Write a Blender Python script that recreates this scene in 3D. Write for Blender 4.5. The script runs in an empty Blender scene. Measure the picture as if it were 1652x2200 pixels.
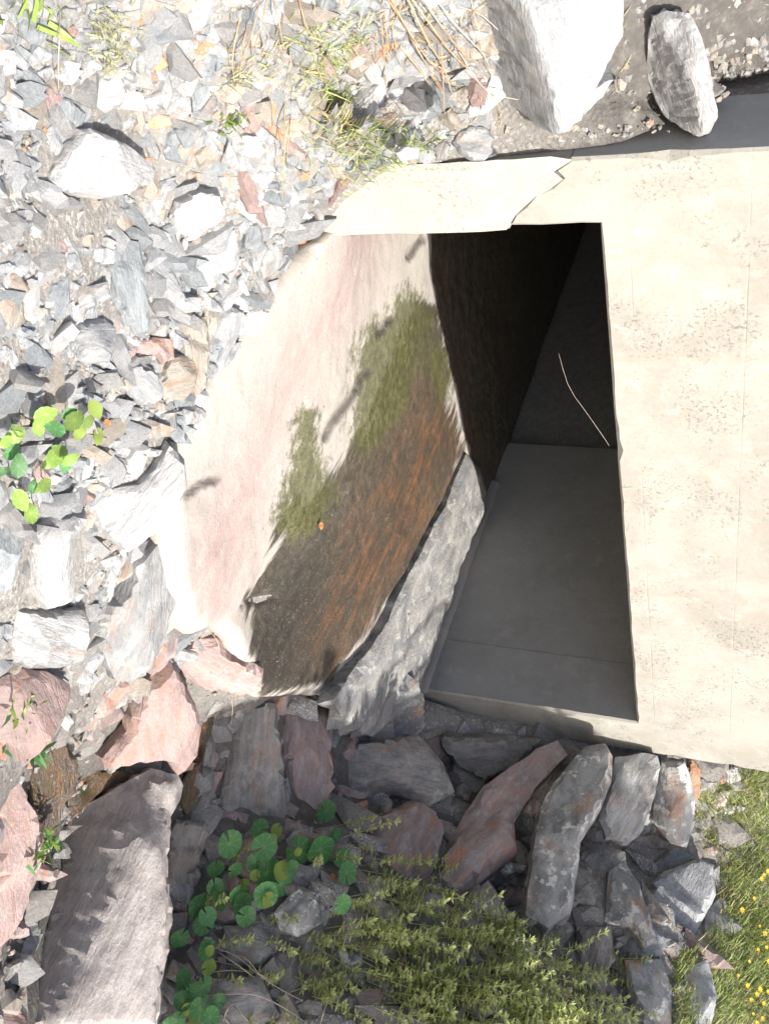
import bpy, bmesh, math, random
import numpy as np
from mathutils import Vector, Matrix, noise as mnoise
from mathutils.geometry import delaunay_2d_cdt

random.seed(7)
rng = np.random.default_rng(7)
scene = bpy.context.scene
col = scene.collection

# ------------------------------------------------------------------ camera
F, H = 2139.0, 1.6
PITCH, ROLL, YAW = math.radians(21.8615), math.radians(4.9228), math.radians(47.0648)
FW = np.array([0, math.cos(PITCH), -math.sin(PITCH)])
_rt = np.array([1.0, 0, 0]); _up = np.cross(_rt, FW)
RT = _rt * math.cos(ROLL) + _up * math.sin(ROLL)      # the place's right
UP = -_rt * math.sin(ROLL) + _up * math.cos(ROLL)     # the place's up
CAM = np.array([0, 0, H])
cd = bpy.data.cameras.new('camera'); cam = bpy.data.objects.new('camera', cd); col.objects.link(cam)
cd.sensor_fit = 'VERTICAL'; cd.sensor_height = 36.0; cd.lens = 36.0 * F / 2200.0
cd.clip_start = 0.05; cd.clip_end = 500
# the photograph was taken with the camera turned on its side: picture right is up
cam.matrix_world = Matrix(((UP[0], -RT[0], -FW[0], 0), (UP[1], -RT[1], -FW[1], 0), (UP[2], -RT[2], -FW[2], H), (0, 0, 0, 1)))
scene.camera = cam

# ------------------------------------------------------------------ light
AX = np.array([math.cos(YAW), math.sin(YAW), 0])       # along the headwall, to the right
IN = np.array([-math.sin(YAW), math.cos(YAW), 0])      # into the culvert
SUN_EL = math.radians(41.3); SUN_OFF = math.radians(4)
SH = -IN * math.cos(SUN_OFF) + AX * math.sin(SUN_OFF)
SUN = np.array([SH[0] * math.cos(SUN_EL), SH[1] * math.cos(SUN_EL), math.sin(SUN_EL)])
sd = bpy.data.lights.new('sun', 'SUN'); so = bpy.data.objects.new('sun', sd); col.objects.link(so)
sd.energy = 4.6; sd.angle = math.radians(0.5); sd.color = (1.0, 0.955, 0.89)
so.rotation_euler = Vector(SUN).to_track_quat('Z', 'Y').to_euler()
so.location = (6, -4, 8)
w = bpy.data.worlds.new('World'); scene.world = w; w.use_nodes = True
wn = w.node_tree; wn.nodes.clear()
sk = wn.nodes.new('ShaderNodeTexSky'); sk.sky_type = 'NISHITA'; sk.sun_disc = False
sk.air_density = .75; sk.dust_density = 3.0; sk.ozone_density = .6; sk.sun_elevation = SUN_EL; sk.sun_rotation = math.atan2(SUN[0], SUN[1])
bg = wn.nodes.new('ShaderNodeBackground'); bg.inputs[1].default_value = 0.15
wo = wn.nodes.new('ShaderNodeOutputWorld')
wn.links.new(sk.outputs[0], bg.inputs[0]); wn.links.new(bg.outputs[0], wo.inputs[0])
vs = scene.view_settings
vs.view_transform = 'Standard'; vs.look = 'None'; vs.gamma = 1; vs.use_curve_mapping = False
vs.exposure = 0.93
scene.cycles.max_bounces = 8; scene.cycles.diffuse_bounces = 6
scene.cycles.use_denoising = True

# ------------------------------------------------------------------ helpers
def ray(X, Y): return FW + RT * (Y - 1100) / F - UP * (826 - X) / F
def at_d(X, Y, d): return CAM + ray(X, Y) * d
def at_z(X, Y, z):
    k = ray(X, Y); return CAM + k * ((z - H) / k[2])
def px(P):
    d = np.asarray(P) - CAM; z = d @ FW
    return 826 + F * (d @ UP) / z, 1100 + F * (d @ RT) / z, z

def inpoly(pts, poly):
    pts = np.asarray(pts, float); poly = np.asarray(poly, float)
    x, y = pts[:, 0], pts[:, 1]; r = np.zeros(len(pts), bool); j = len(poly) - 1
    for i in range(len(poly)):
        xi, yi = poly[i]; xj, yj = poly[j]
        c = ((yi > y) != (yj > y)) & (x < (xj - xi) * (y - yi) / (yj - yi + 1e-12) + xi)
        r ^= c; j = i
    return r
def edist(pts, poly):
    pts = np.asarray(pts, float)[:, None, :]; a = np.asarray(poly, float)[None]; b = np.roll(a, -1, 1)
    ab = b - a; t = np.clip(((pts - a) * ab).sum(2) / ((ab ** 2).sum(2) + 1e-12), 0, 1)
    return np.sqrt((((a + ab * t[..., None]) - pts) ** 2).sum(2)).min(1)
def sdist(pts, poly):
    d = edist(pts, poly); return np.where(inpoly(pts, poly), d, -d)
_perm = np.random.default_rng(3).integers(0, 2 ** 31, 4096)
def _h(i, j, s):
    return ((_perm[(i * 374761393 + j * 668265263 + s * 97) & 4095] ^ (i * 73856093) ^ (j * 19349663)) & 0xffff) / 65535.0
def vnoise(x, y, s=0):
    x = np.asarray(x, float); y = np.asarray(y, float)
    i = np.floor(x).astype(np.int64); j = np.floor(y).astype(np.int64); fx = x - i; fy = y - j
    fx = fx * fx * (3 - 2 * fx); fy = fy * fy * (3 - 2 * fy)
    a = _h(i, j, s); b = _h(i + 1, j, s); c = _h(i, j + 1, s); d = _h(i + 1, j + 1, s)
    return (a + (b - a) * fx) * (1 - fy) + (c + (d - c) * fx) * fy - 0.5
def fbm(x, y, s=0, o=4):
    r = 0; a = 1.0
    for k in range(o):
        r = r + a * vnoise(np.asarray(x) * 2 ** k + 17.3 * k, np.asarray(y) * 2 ** k - 5.1 * k, s + k); a *= .5
    return r

def link(o, parent=None):
    col.objects.link(o)
    if parent: o.parent = parent
    return o
def mesh_obj(name, verts, faces, m=None, parent=None, smooth=False, attrs=None):
    me = bpy.data.meshes.new(name)
    me.from_pydata([tuple(map(float, v)) for v in verts], [], [tuple(map(int, f)) for f in faces])
    if smooth: me.polygons.foreach_set('use_smooth', [True] * len(me.polygons))
    for k, v in (attrs or {}).items():
        a = me.attributes.new(k, 'FLOAT', 'POINT'); a.data.foreach_set('value', np.asarray(v, np.float32))
    if m: me.materials.append(m)
    me.update()
    o = bpy.data.objects.new(name, me)
    return link(o, parent)
def tag(o, label=None, cat=None, group=None, kind=None):
    if label: o['label'] = label
    if cat: o['category'] = cat
    if group: o['group'] = group
    if kind: o['kind'] = kind
    return o
def empty(name, loc=(0, 0, 0)):
    o = bpy.data.objects.new(name, None); o.location = tuple(map(float, loc)); o.empty_display_size = .1
    return link(o)

# ------------------------------------------------------------------ materials
class G:
    def __init__(s, name):
        s.m = bpy.data.materials.new(name); s.m.use_nodes = True; s.t = s.m.node_tree
        s.b = s.t.nodes['Principled BSDF']; s.tc = s.t.nodes.new('ShaderNodeTexCoord')
        s.obj = s.tc.outputs['Object']
    def n(s, t, **k):
        x = s.t.nodes.new(t)
        for a, v in k.items(): setattr(x, a, v)
        return x
    def put(s, sock, v):
        if hasattr(v, 'is_output'): s.t.links.new(v, sock)
        elif isinstance(v, (tuple, list)) and len(v) == 3 and sock.type == 'RGBA': sock.default_value = (*v, 1)
        else: sock.default_value = v
    def math(s, op, a, b=0.0, clamp=False):
        x = s.n('ShaderNodeMath', operation=op); x.use_clamp = clamp
        s.put(x.inputs[0], a); s.put(x.inputs[1], b); return x.outputs[0]
    def mapping(s, scale=(1, 1, 1), rot=(0, 0, 0), vec=None, rnd=True):
        x = s.n('ShaderNodeMapping'); s.put(x.inputs[0], vec or s.obj)
        x.inputs['Scale'].default_value = scale; x.inputs['Rotation'].default_value = rot
        if rnd:
            oi = s.n('ShaderNodeObjectInfo'); s.put(x.inputs['Location'], s.math('MULTIPLY', oi.outputs['Random'], 57.0))
        return x.outputs[0]
    def noise(s, scale, detail=5, rough=.6, vec=None, dist=0.0):
        x = s.n('ShaderNodeTexNoise'); s.put(x.inputs['Vector'], vec or s.obj)
        x.inputs['Scale'].default_value = scale; x.inputs['Detail'].default_value = detail
        x.inputs['Roughness'].default_value = rough; x.inputs['Distortion'].default_value = dist
        return x.outputs['Fac']
    def vor(s, scale, vec=None, feature='F1', out='Distance'):
        x = s.n('ShaderNodeTexVoronoi', feature=feature); s.put(x.inputs['Vector'], vec or s.obj)
        x.inputs['Scale'].default_value = scale; return x.outputs[out]
    def step(s, v, a, b, lo=0.0, hi=1.0):
        x = s.n('ShaderNodeMapRange'); x.interpolation_type = 'SMOOTHSTEP'; s.put(x.inputs[0], v)
        x.inputs[1].default_value = a; x.inputs[2].default_value = b; x.inputs[3].default_value = lo; x.inputs[4].default_value = hi
        return x.outputs[0]
    def mix(s, a, b, f, mode='MIX'):
        x = s.n('ShaderNodeMix', data_type='RGBA', blend_type=mode)
        s.put(x.inputs[0], f); s.put(x.inputs[6], a); s.put(x.inputs[7], b); return x.outputs[2]
    def attr(s, name):
        return s.n('ShaderNodeAttribute', attribute_name=name).outputs['Fac']
    def rand(s): return s.n('ShaderNodeObjectInfo').outputs['Random']
    def scale(s, c, f):
        x = s.n('ShaderNodeVectorMath', operation='SCALE'); s.put(x.inputs[0], c); s.put(x.inputs['Scale'], f); return x.outputs[0]
    def bump(s, h, strength=.5, dist=.01, normal=None):
        x = s.n('ShaderNodeBump'); x.inputs['Strength'].default_value = strength; x.inputs['Distance'].default_value = dist
        s.put(x.inputs['Height'], h)
        if normal: s.put(x.inputs['Normal'], normal)
        return x.outputs[0]
    def out(s, color, rough=.85, normal=None, spec=.3):
        s.put(s.b.inputs['Base Color'], color); s.put(s.b.inputs['Roughness'], rough)
        s.b.inputs['Specular IOR Level'].default_value = spec
        if normal: s.put(s.b.inputs['Normal'], normal)
        return s.m

def rock_mat(name, c1, c2, c3, amt=.5, streak=6.0, rough=.85, bump=.6, spec=.3, var=.18, rust=0.0, rustc=(.33, .14, .05), lich=0.0, lichc=(.5, .49, .46), aniso=5.0, fine=1.0, moss=0.0, crack=.12):
    g = G(name)
    base = g.mapping()
    st = g.mapping(scale=(1, aniso, aniso))
    a = g.noise(streak, 6, .65, st, .6)
    c = g.mix(c1, c2, g.step(a, .36, .64))
    b = g.noise(9, 5, .6, base, .3)
    c = g.mix(c, c3, g.math('MULTIPLY', g.step(b, .52, .66), amt))
    gr = g.noise(90, 4, .75, base)
    c = g.mix(c, (.04, .04, .042), g.math('MULTIPLY', g.step(gr, .56, .75), .5 * fine))
    c = g.mix(c, (.6, .58, .55), g.math('MULTIPLY', g.step(gr, .44, .28), .35 * fine))
    if lich: c = g.mix(c, lichc, g.math('MULTIPLY', g.step(g.noise(14, 8, .72, base), .53, .6), lich))
    if rust: c = g.mix(c, rustc, g.math('MULTIPLY', g.step(g.noise(5.5, 5, .6, st, .5), .52, .68), rust))
    if moss: c = g.mix(c, (.07, .085, .02), g.math('MULTIPLY', g.step(g.noise(7, 6, .65, base), .54, .66), moss))
    r = g.math('FRACT', g.math('ADD', g.rand(), g.n('ShaderNodeNewGeometry').outputs['Random Per Island']))
    c = g.scale(c, g.math('ADD', g.math('MULTIPLY', r, 2 * var), 1 - var))
    h = g.math('ADD', g.math('MULTIPLY', g.noise(streak * 3, 7, .7, st), 1.0), g.math('MULTIPLY', g.noise(60, 5, .7, base), .45))
    cr = g.step(g.vor(7, g.mapping(scale=(.55, 2.2, 1.5)), 'DISTANCE_TO_EDGE'), 0, .035)
    h = g.math('ADD', h, g.math('MULTIPLY', cr, crack))
    return g.out(c, rough, g.bump(h, bump, .022), spec)

MAT = {}
MAT['pale'] = rock_mat('pale_grey_slate', (.35, .357, .36), (.235, .242, .248), (.41, .40, .375), lich=.3, lichc=(.46, .455, .43))
MAT['grey'] = rock_mat('grey_slate', (.32, .322, .315), (.20, .204, .203), (.36, .35, .33), rust=.25)
MAT['blue'] = rock_mat('blue_grey_slate', (.27, .29, .295), (.18, .195, .205), (.34, .35, .35))
MAT['dark'] = rock_mat('dark_slate', (.29, .28, .262), (.175, .168, .158), (.36, .32, .285), rust=.3, lich=.35, lichc=(.42, .42, .38))
MAT['pink'] = rock_mat('pink_sandstone', (.36, .262, .238), (.26, .195, .18), (.33, .285, .265), rust=.25, aniso=2.5)
MAT['white'] = rock_mat('white_quartz_rock', (.46, .455, .445), (.33, .328, .32), (.42, .39, .37), lich=.4, lichc=(.58, .57, .55))
MAT['tan'] = rock_mat('tan_rock', (.37, .335, .285), (.26, .235, .20), (.42, .39, .34), rust=.35)
MAT['orange'] = rock_mat('rusty_orange_rock', (.44, .25, .15), (.36, .20, .12), (.44, .33, .25), var=.2, aniso=2.0)
MAT['mottle'] = rock_mat('lichen_mottled_rock', (.33, .33, .32), (.17, .175, .17), (.46, .43, .38), rust=.55, rustc=(.40, .22, .12), lich=1.0, lichc=(.62, .61, .57), aniso=2.0)
MAT['wet'] = rock_mat('wet_brown_rock', (.105, .066, .036), (.055, .042, .03), (.17, .085, .03), rough=.22, spec=.6, rust=.7, rustc=(.16, .075, .022), moss=.4, var=.15)
MAT['shelf'] = rock_mat('weathered_ledge_concrete', (.26, .25, .235), (.15, .155, .16), (.34, .33, .30), lich=.7, lichc=(.38, .37, .34), streak=4.0, aniso=3.0)
MAT['ridge'] = rock_mat('pinkish_ridge_rock', (.43, .395, .37), (.32, .285, .265), (.47, .43, .40), aniso=4.0, streak=7.0, var=.05, crack=0.0)
MAT['redgrey'] = rock_mat('reddish_grey_rock', (.36, .29, .27), (.24, .20, .19), (.36, .22, .195), rust=.6, rustc=(.50, .20, .08), lich=.3)

def concrete_mat(name, c1, c2, pit=1.0, stain=.4, shade=(.30, .25, .2), boards=False):
    g = G(name)
    v = g.mapping(rnd=False)
    c = g.mix(c1, c2, g.step(g.noise(2.2, 7, .7, v, .4), .36, .66))
    stv = g.mapping(scale=(6, 6, .5), rnd=False)
    c = g.mix(c, shade, g.math('MULTIPLY', g.step(g.noise(2.5, 7, .75, stv), .50, .70), stain))
    c = g.mix(c, (c1[0] * 1.18, c1[1] * 1.18, c1[2] * 1.2), g.math('MULTIPLY', g.step(g.noise(11, 8, .8, v), .52, .66), .6))
    p = g.noise(85, 5, .82, v); region = g.step(g.noise(4.2, 6, .75, v), .50, .60)
    pits = g.math('MULTIPLY', g.step(p, .55, .60), g.math('ADD', g.math('MULTIPLY', region, .92), .08))
    c = g.mix(c, (.12, .11, .095), g.math('MULTIPLY', pits, .62 * pit))
    h = g.math('SUBTRACT', g.math('MULTIPLY', g.noise(60, 6, .7, v), .4), g.math('MULTIPLY', pits, 1.0))
    h = g.math('ADD', h, g.math('MULTIPLY', g.noise(6, 3, .5, v), .8))
    if boards:
        sep = g.n('ShaderNodeSeparateXYZ'); g.put(sep.inputs[0], g.obj); z = g.math('ADD', sep.outputs[2], g.math('MULTIPLY', g.noise(3, 3, .5, v), .01))
        dd = g.math('ABSOLUTE', g.math('SUBTRACT', g.math('FRACT', g.math('MULTIPLY', z, 3.1)), .5))
        line = g.math('MULTIPLY', g.step(dd, .014, .0), g.step(g.noise(4, 4, .6, v), .42, .6))
        c = g.mix(c, shade, g.math('MULTIPLY', line, .22)); h = g.math('SUBTRACT', h, g.math('MULTIPLY', line, .35))
        n = g.n('ShaderNodeVectorMath', operation='DOT_PRODUCT'); g.put(n.inputs[0], g.obj); n.inputs[1].default_value = tuple(AX)
        l2 = g.math('MULTIPLY', g.step(g.math('ABSOLUTE', g.math('SUBTRACT', n.outputs['Value'], .62)), .004, .001), g.step(sep.outputs[2], 1.28, 1.34))
        c = g.mix(c, shade, g.math('MULTIPLY', l2, .35)); h = g.math('SUBTRACT', h, g.math('MULTIPLY', l2, .5))
    return g.out(c, .9, g.bump(h, .4, .009), .25)
MAT['conc'] = concrete_mat('cream_weathered_concrete', (.33, .318, .28), (.262, .248, .212), 1.1, .5, boards=True)
MAT['conc_pale'] = concrete_mat('pale_cream_concrete', (.39, .365, .315), (.345, .32, .27), .9, .3)
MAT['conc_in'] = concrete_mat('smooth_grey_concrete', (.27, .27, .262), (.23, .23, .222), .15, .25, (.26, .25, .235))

def ground_mat():
    g = G('gravelly_soil'); v = g.mapping(rnd=False)
    c = g.mix((.29, .275, .25), (.20, .19, .175), g.noise(7, 6, .7, v))
    c = g.mix(c, (.42, .40, .37), g.step(g.noise(55, 4, .75, v), .52, .64))
    c = g.mix(c, (.10, .095, .085), g.math('MULTIPLY', g.step(g.noise(38, 5, .75, v), .57, .70), .8))
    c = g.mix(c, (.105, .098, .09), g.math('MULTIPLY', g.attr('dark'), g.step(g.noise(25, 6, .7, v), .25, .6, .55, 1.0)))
    h = g.math('ADD', g.noise(28, 8, .75, v), g.math('MULTIPLY', g.vor(70, v), .35))
    return g.out(c, .95, g.bump(h, .8, .014), .15)
MAT['soil'] = ground_mat()
def leaf_mat(name, c1, c2, trans=.25, var=.3, rough=.6, veins=False):
    g = G(name); v = g.mapping()
    c = g.mix(c1, c2, g.step(g.noise(30, 4, .6, v), .35, .65))
    if veins:
        gr = g.n('ShaderNodeTexGradient', gradient_type='RADIAL'); g.put(gr.inputs[0], g.obj)
        ve = g.math('POWER', g.math('ABSOLUTE', g.math('COSINE', g.math('MULTIPLY', gr.outputs['Fac'], 2 * math.pi * 4.5))), 24.0)
        ln = g.n('ShaderNodeVectorMath', operation='LENGTH'); g.put(ln.inputs[0], g.obj)
        c = g.mix(c, (c1[0] * 2.4, c1[1] * 1.7, c1[2] * 2.0), g.math('MULTIPLY', g.math('MAXIMUM', ve, g.step(ln.outputs['Value'], .3, .05)), .45))
        c = g.mix(c, (.30, .27, .09), g.math('MULTIPLY', g.step(g.noise(2.2, 5, .7, v), .60, .72), .6))
        oi = g.rand(); c = g.scale(c, g.math('ADD', g.math('MULTIPLY', oi, .7), .65))
    geo = g.n('ShaderNodeNewGeometry')
    c = g.scale(c, g.math('ADD', g.math('MULTIPLY', geo.outputs['Random Per Island'], 2 * var), 1 - var))
    m = g.out(c, rough, None, .35)
    tr = g.n('ShaderNodeBsdfTranslucent'); g.put(tr.inputs[0], c)
    mx = g.n('ShaderNodeMixShader'); mx.inputs[0].default_value = trans
    out = [n for n in g.t.nodes if n.type == 'OUTPUT_MATERIAL'][0]
    g.t.links.new(g.b.outputs[0], mx.inputs[1]); g.t.links.new(tr.outputs[0], mx.inputs[2]); g.t.links.new(mx.outputs[0], out.inputs[0])
    return m
MAT['grass'] = leaf_mat('green_grass', (.28, .37, .11), (.40, .44, .17), .35, .4)
MAT['drygrass'] = leaf_mat('dry_grass', (.38, .31, .15), (.46, .38, .23), .2, .35)
MAT['stalk'] = leaf_mat('red_brown_stalk', (.42, .22, .12), (.52, .38, .22), .1, .4)
MAT['palestalk'] = leaf_mat('pale_dry_stem', (.52, .46, .38), (.44, .34, .28), .1, .3)
MAT['heath'] = leaf_mat('yellow_green_leaf', (.44, .51, .19), (.58, .60, .28), .45, .3)
MAT['round'] = leaf_mat('deep_green_leaf', (.085, .225, .075), (.07, .18, .06), .25, .1, .5, True)
MAT['lime'] = leaf_mat('lime_young_leaf', (.19, .27, .05), (.26, .33, .08), .35, .25)
MAT['bright'] = leaf_mat('bright_green_leaf', (.17, .29, .06), (.24, .36, .09), .35, .15, .5, True)
MAT['moss'] = leaf_mat('olive_moss', (.32, .32, .14), (.42, .41, .22), .2, .4)
MAT['flower'] = leaf_mat('yellow_petal', (.75, .48, .03), (.80, .58, .08), .2, .15)
MAT['tree'] = leaf_mat('tree_leaf', (.04, .08, .02), (.06, .10, .03), .25, .3)
MAT['barrel'] = rock_mat('barrel_depth_shade', (.27, .265, .255), (.20, .197, .19), (.27, .26, .25), var=.05, fine=.3, bump=.3)  # barrel tone stands in for the shade deep inside
MAT['bark'] = rock_mat('tree_bark', (.12, .09, .065), (.07, .05, .04), (.16, .13, .1))
MAT['deadleaf'] = leaf_mat('orange_dead_leaf', (.45, .17, .05), (.38, .15, .06), .2, .2)

# ------------------------------------------------------------------ terrain
CORNER = np.array([.864, 4.70079, 0])                 # foot of the right inner edge of the opening
WID, LEG, RLEG, LINT, TOPZ = 2.546, .203, .245, 1.045, 2.02
CP = []
def cz(X, Y, z): CP.append(at_z(X, Y, z))
def cdp(X, Y, d): CP.append(at_d(X, Y, d))
for X, Y, z in [(0,0,.12),(300,0,.24),(550,0,.42),(750,0,.6),(300,300,.1),(600,250,.27),(300,600,.09),(0,500,.08),(0,900,.02),(200,900,.04),
                (480,620,.13),(850,180,.5),(150,1150,-.05),(0,1300,-.08),(200,1350,-.1),(290,1230,-.06),(100,1480,-.15),
                (0,1700,-.22),(200,1700,-.52),(150,1900,-.52),(280,1560,-.38),(450,1550,-.36),(420,1750,-.34),(350,2000,-.32),(60,2150,-.36),(250,2190,-.36),
                (500,1900,-.16),(450,2150,-.08),(600,2100,.1),(600,1600,-.2),(700,1700,-.08),(800,1650,.0),(850,1800,.16),(700,1950,.2),(800,2190,.46),
                (900,2000,.48),(950,1620,.12),(1050,1720,.3),(1000,1950,.42)]: cz(X, Y, z)
def cside(X, Y, off=-.03):
    k = ray(X, Y); o = CORNER + AX * (-WID - LEG + off) - CAM; CP.append(CAM + k * ((o @ AX) / (k @ AX)))
for p in [(1650,262),(1560,258),(1460,235),(1395,110),(1340,95),(1285,150),(1240,205),(1150,262),(1060,292)]: cside(*p)
for X, Y in [(775,350),(735,400),(685,462)]:
    k = ray(X, Y); o_ = CORNER - IN * .02 - CAM; CP.append(CAM + k * ((o_ @ IN) / (k @ IN)) - np.array([0, 0, .03]))
for X, Y, d in [(950,280,2.5),(1050,100,2.58),(1200,130,2.62),(1500,150,2.70),(1600,200,2.70),(1570,195,2.69),(1640,30,2.72),(1500,60,2.68),(1640,-200,2.72),
                (1150,1850,4.4),(1250,1660,4.75),(1380,1700,4.8),(1450,1720,4.9),(1640,1690,5.1),(1640,1900,5.0),(1640,2190,4.7),(1450,1950,4.55),
                (1500,2190,4.35),(1300,2000,4.45),(1300,2190,3.95),(1100,2190,3.5),(1100,2000,4.0)]: cdp(X, Y, d)
for p in [(450,1250),(640,1400),(800,1400),(900,1450),(800,1000)]: cz(*p, -.03)
for X, Y, z in [(640,560,.16),(592,640,.15),(520,722,.135),(442,850,.11),(388,960,.09),(375,1060,.07),(760,700,.0)]: cz(X, Y, z)
CP += [np.array(p, float) for p in [(-4,3,1.2),(-4,6,2),(-2.6,1,.45),(0,-3,-.2),(3,-1,-.3),(4,3,.75),(5,6,2.1),(2,8,2.1),(-2,8,2.1),(-1.6,5.5,1.9),
      (1.5,7,1.95),(0,.5,-.1),(-1.2,.8,.16),(3,1,.1),(8,0,.6),(-8,0,.9),(8,10,2.2),(-8,10,2.2),(0,14,2.2),(0,-9,-.3),(2.6,2.6,.42),
      (-2.3,4.2,2.0),(-1.75,3.55,1.85),(-2.6,3.3,1.85),(1.5,5.95,1.95),(2.6,5.9,2.15),(-1.47,2.97,1.9),(-1.65,2.85,1.85),(-1.95,3.0,1.9),(-1.35,2.95,1.75)]]
CP = np.array(CP)
_d = np.linalg.norm(CP[:, None, :2] - CP[None, :, :2], axis=2)
_A = np.block([[-_d, np.ones((len(CP), 1))], [np.ones((1, len(CP))), np.zeros((1, 1))]]) 
_w = np.linalg.solve(_A, np.append(CP[:, 2], 0))
APRON = [(735,485),(640,560),(592,640),(520,722),(442,850),(388,960),(372,1110),(382,1260),(398,1345),(438,1364),(482,1342),(530,1385),(556,1440),(556,1490),(620,1502),(700,1496),(775,1500),(900,1500),(905,1490),(1000,1215),(1045,1080)]
APZ = [.21,.185,.17,.15,.125,.105,.085,.055,.02,.0,-.02,-.03,-.04] + [-.06] * 14
APW3 = np.array([at_z(X, Y, z) for (X, Y), z in zip(APRON[:-1], APZ)]); APW = APW3[:, :2]
def inner(s, t): return (CORNER + AX * s + IN * t)[:2]
APW = np.vstack([APW, inner(.02, 0.05)[None], inner(.02, 5.6)[None], inner(-WID - .02, 5.6)[None], inner(-WID - .02, 0)[None]])
_keep = np.ones(len(APW), bool)
# keep only the outside run of the apron outline, then the culvert floor
APW = np.vstack([APW[:18], [inner(.02, -.02), inner(.02, 5.6), inner(-WID - .02, 5.6), inner(-WID - .02, .0)]])
def terrain(x, y):
    x = np.atleast_1d(np.asarray(x, float)); y = np.atleast_1d(np.asarray(y, float))
    out = np.empty(len(x))
    for s in range(0, len(x), 20000):
        d = np.sqrt((x[s:s+20000, None] - CP[None, :, 0]) ** 2 + (y[s:s+20000, None] - CP[None, :, 1]) ** 2)
        out[s:s+20000] = -d @ _w[:-1] + _w[-1]
    return np.clip(out, -.8, 2.3)
_gx, _gy = np.arange(-4.5, 5.5, .03), np.arange(.3, 9.0, .03)
_gg = np.meshgrid(_gx, _gy, indexing='ij'); _gz = terrain(_gg[0].ravel(), _gg[1].ravel()).reshape(_gg[0].shape)
def tfast(x, y):
    a = np.clip((x + 4.5) / .03, 0, len(_gx) - 1.001); b = np.clip((y - .3) / .03, 0, len(_gy) - 1.001); i = a.astype(int); j = b.astype(int); a = a - i; b = b - j
    return (_gz[i, j] * (1 - a) + _gz[i + 1, j] * a) * (1 - b) + (_gz[i, j + 1] * (1 - a) + _gz[i + 1, j + 1] * a) * b
def ground_hit(X, Y):
    k = ray(X, Y); t = np.arange(1.0, 9, .015); P = CAM + k * t[:, None]
    below = P[:, 2] < tfast(P[:, 0], P[:, 1]); i = int(np.argmax(below)) if below.any() else 320
    return P[i], t[i]
def tnormal(P):
    e = .06; z = tfast(np.array([P[0] + e, P[0] - e, P[0], P[0]]), np.array([P[1], P[1], P[1] + e, P[1] - e]))
    n = np.array([-(z[0] - z[1]) / (2 * e), -(z[2] - z[3]) / (2 * e), 1]); return n / np.linalg.norm(n)
def st(x, y):
    d = np.stack([np.asarray(x) - CORNER[0], np.asarray(y) - CORNER[1]], -1); return d @ AX[:2], d @ IN[:2]

def build_ground():
    xs = np.concatenate([np.linspace(-40, -3.2, 24), np.arange(-3.1, 3.6, .04), np.linspace(3.8, 40, 24)])
    ys = np.concatenate([np.linspace(-40, .7, 24), np.arange(.8, 7.0, .04), np.linspace(7.3, 60, 24)])
    gx, gy = np.meshgrid(xs, ys, indexing='ij'); x, y = gx.ravel(), gy.ravel()
    z = terrain(x, y)
    sdp = sdist(np.stack([x, y], 1), APW)
    z = z + .03 * fbm(x * 5, y * 5, 1) + .012 * fbm(x * 22, y * 22, 9)
    z = np.where(sdp > -.02, np.minimum(z, -.10), z)
    s, t = st(x, y)
    inside = (s > -WID - LEG + .03) & (s < RLEG - .03) & (t > .06) & (t < 6.5)
    n, m = gx.shape; idx = np.arange(n * m).reshape(n, m)
    q = np.stack([idx[:-1, :-1], idx[1:, :-1], idx[1:, 1:], idx[:-1, 1:]], -1).reshape(-1, 4)
    q = q[~inside[q].any(1)]
    s2 = np.clip((-(s + WID + LEG)) / .2, 0, 1)
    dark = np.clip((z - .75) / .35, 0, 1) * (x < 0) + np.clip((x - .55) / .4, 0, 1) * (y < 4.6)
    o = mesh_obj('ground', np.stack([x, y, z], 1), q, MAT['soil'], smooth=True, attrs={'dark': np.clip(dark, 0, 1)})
    tag(o, kind='structure')
build_ground()

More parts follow.
